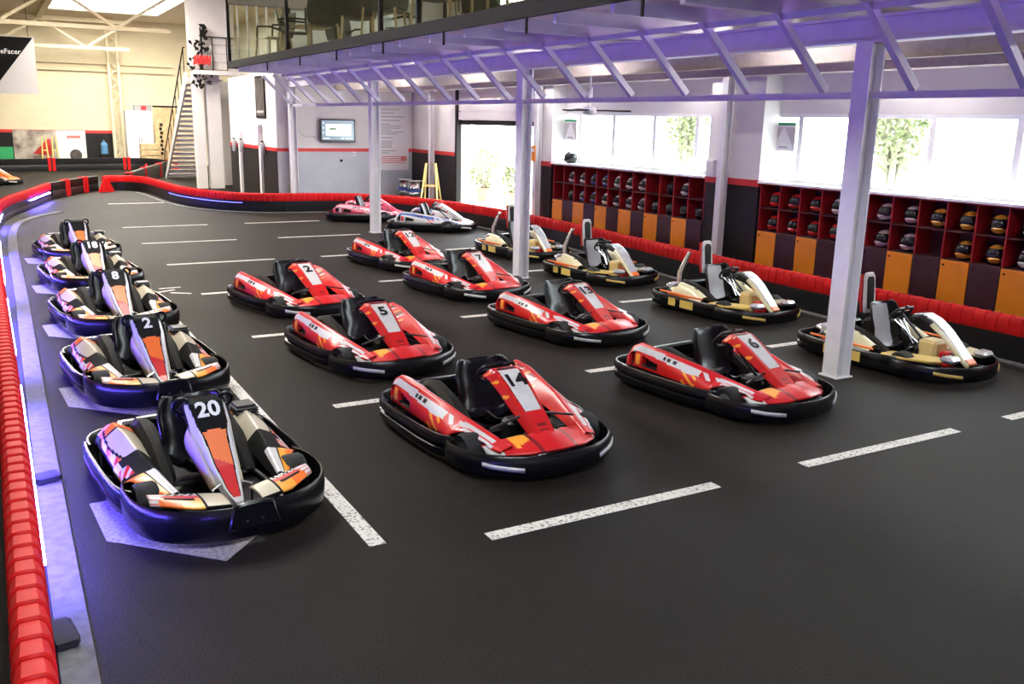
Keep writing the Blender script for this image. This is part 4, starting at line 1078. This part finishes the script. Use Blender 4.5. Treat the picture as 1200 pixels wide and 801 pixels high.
# roof trusses of the far hall
def truss(y, label):
    t = thing("roof_truss", label, "truss", (0, y, 0))
    MB().box(-9, 6.4, -.08, .08, 6.78, 6.98).build("top_chord", "cream_wall", t, smooth=False)
    MB().box(-9, 6.4, -.07, .07, 5.55, 5.70).build("bottom_chord", "cream_wall", t, smooth=False)
    x = -8.8; k = 0
    while x < 6.2:
        MB().beam((x, 0, 5.65 if k % 2 else 6.85), (x + 1.9, 0, 6.85 if k % 2 else 5.65), .1, .12, upv=(0, 1, 0)).build("diagonal", "cream_wall", t, smooth=False); x += 1.9; k += 1
    return t
truss(37.6, "cream lattice roof truss in front of the skylight"); truss(49.5, "cream lattice roof truss against the far wall")
for x in (.2, 2.6): struct(MB().box(x - .12, x + .12, 28, 51, 6.85, 7.1).build("beam_roof", "cream_wall", smooth=False))
lc = thing("lattice_column", "tall cream lattice steel column on the far wall", "column", (5.75, 50.5, 0))
for k in (-1, 1): MB().box(.22 * k - .06, .22 * k + .06, -.08, .08, 0, 6.8).build("chord", "cream_wall", lc, smooth=False)
for i in range(20): MB().beam((-.22 if i % 2 else .22, 0, .15 + i * .33), (.22 if i % 2 else -.22, 0, .48 + i * .33), .05, .05).build("lacing", "cream_wall", lc, smooth=False)
for z in (4.6, 4.95): struct(MB().box(-9, 8.6, 50.85, 50.99, z, z + .1).build("trim_pipe", "cream_wall", smooth=False))
# banner hanging on the left
bn = thing("hanging_banner", "large black and grey banner hanging at the far left", "banner", (0, 43.5, 0))
BX0, BX1, BZ0, BZ1 = -2.2, 2.02, 3.30, 5.55
bs = MB().box(BX0, BX1, -.015, .015, BZ0, BZ1).build("cloth", "banner_grey", bn, smooth=False)
MB().prism([(BX0, BZ0), (.28, BZ0), (1.99, BZ1 - .02), (BX0, BZ1 - .02)], -.022, -.015, fn=lambda a, b, h: (a, h, b)).build("black_field", "banner_black", bs, smooth=False)
tx = link("lettering", text_mesh("lettering", "RaceFacer", .27, .002, "number_white", bold=.004, align='RIGHT'), bs, (1.50, -.026, 4.95), (pi / 2, 0, 0))
for xx in (BX0 + .3, 0.0, BX1 - .2): MB().cyl((xx, 0, BZ1), (xx, 0, 7.1), .012, n=6).build("hanging_cable", "dark_edge", bn)
MB().box(BX0, .6, -.05, .05, BZ0 - .10, BZ0 - .02).build("bottom_bar", "dark_edge", bn, smooth=False)
# far wall: poster mural, green sign, doors, odds and ends
mu = thing("wall_mural", "photo mural of racing with a red stripe on the far wall", "mural", (2.6, 50.9, 0))
ms = MB().box(-1.55, 1.65, -.03, 0, .35, 1.74).build("print_sheet", "paper_white", mu, smooth=False)
MB().box(-1.55, .35, -.035, -.03, .35, 1.74).build("photo_field", "poster_photo", ms, smooth=False)
MB().prism([(-.75, .62), (-.10, 1.28), (.05, 1.35), (.1, .5)], -.042, -.036, fn=lambda a, b, h: (a, h, b)).build("red_shape", "red_band", ms, smooth=False)
MB().box(.80, 1.42, -.036, -.03, 1.36, 1.50).build("red_strip", "print_red", ms, smooth=False)
MB().lathe([(.0, -.036), (.28, -.036), (.28, -.03), (0, -.03)], 16, axis='y', origin=(1.15, 0, .55)).build("dark_disc", "poster_dark", ms)
for k in range(2):
    fr_ = aframe((2.35 + k * .45, 50.4, 0), 1.57, ["cream step frame before the mural", "second cream step frame before the mural"][k], 1.45, .3)
gsn = thing("green_sign", "green sign board standing at the far left", "sign", (.4, 48.2, 0))
MB().box(-.8, .55, -.02, .02, .42, 1.02).build("board", "sign_green", gsn, bevel=.01)
for x in (-.6, .4): MB().box(x - .03, x + .03, -.02, .02, 0, .42).build("post", "dark_edge", gsn, smooth=False)
jug = thing("water_jug", "blue water jug on the far wall beside the lattice column", "jug", (5.05, 50.6, .62))
MB().lathe([(0, 0), (.17, .0), (.18, .1), (.16, .3), (.18, .45), (.12, .55), (.05, .60), (.05, .68)], 16).build("bottle", "ocean_jug", jug)
MB().box(-.2, .2, -.2, .2, -.62, 0).build("dispenser", "dark_edge", jug, bevel=.02)
wd = thing("white_wardrobe", "white double wardrobe in the far corner by the stairs", "wardrobe", (6.62, 49.7, 0))
MB().box(-.62, .62, -.3, .3, .05, 2.75).build("body", "white_wall", wd, smooth=False)
for k in (-1, 1):
    d_ = MB().box(.31 * k - .29, .31 * k + .29, -.33, -.305, .1, 2.7).build("door", "white_steel", wd, bevel=.005)
    MB().box(.06 * k - .012, .06 * k + .012, -.36, -.33, 1.2, 1.5).build("handle", "dark_edge", d_)
MB().box(-.6, .6, -.28, .28, 0, .05).build("plinth", "dark_edge", wd, smooth=False)
cr = thing("wooden_crate", "light wooden crate before the white wardrobe", "crate", (6.95, 48.85, 0))
for k in range(4): MB().box(-.45, .45, -.3, .3, .02 + k * .3, .28 + k * .3).build("plank_ring", "wood_panel", cr, bevel=.01)
pn_ = thing("wood_partition", "tall wooden partition with dark ornament near the stairs", "partition", (7.85, 49.2, 0))
for k in range(3): MB().box(-.55 + k * .37, -.20 + k * .37, -.04, .04, 0, 2.95).build("panel", "wood_panel", pn_, bevel=.006)
MB().box(-.6, .6, -.06, .06, 2.95, 3.03).build("top_rail", "dark_edge", pn_, smooth=False)
for k in range(8): MB().prism([(-.07, -.05), (.06, -.08), (.08, .06), (-.04, .09)], -.06, -.045, fn=lambda a, b, h: (a, h, b)).build("ornament", "dark_edge", pn_, smooth=False, loc=(-.30 + .04 * (k % 2), 0, .7 + .2 * k))
mo = thing("parts_box", "grey box on top of the white wardrobe", "box", (6.85, 49.7, 2.75))
MB().box(-.4, .4, -.25, .25, 0, .3).build("body", "print_grey", mo, bevel=.01)
MB().box(-.1, .15, -.26, -.24, .05, .25).build("tag", "red_band", mo, smooth=False)
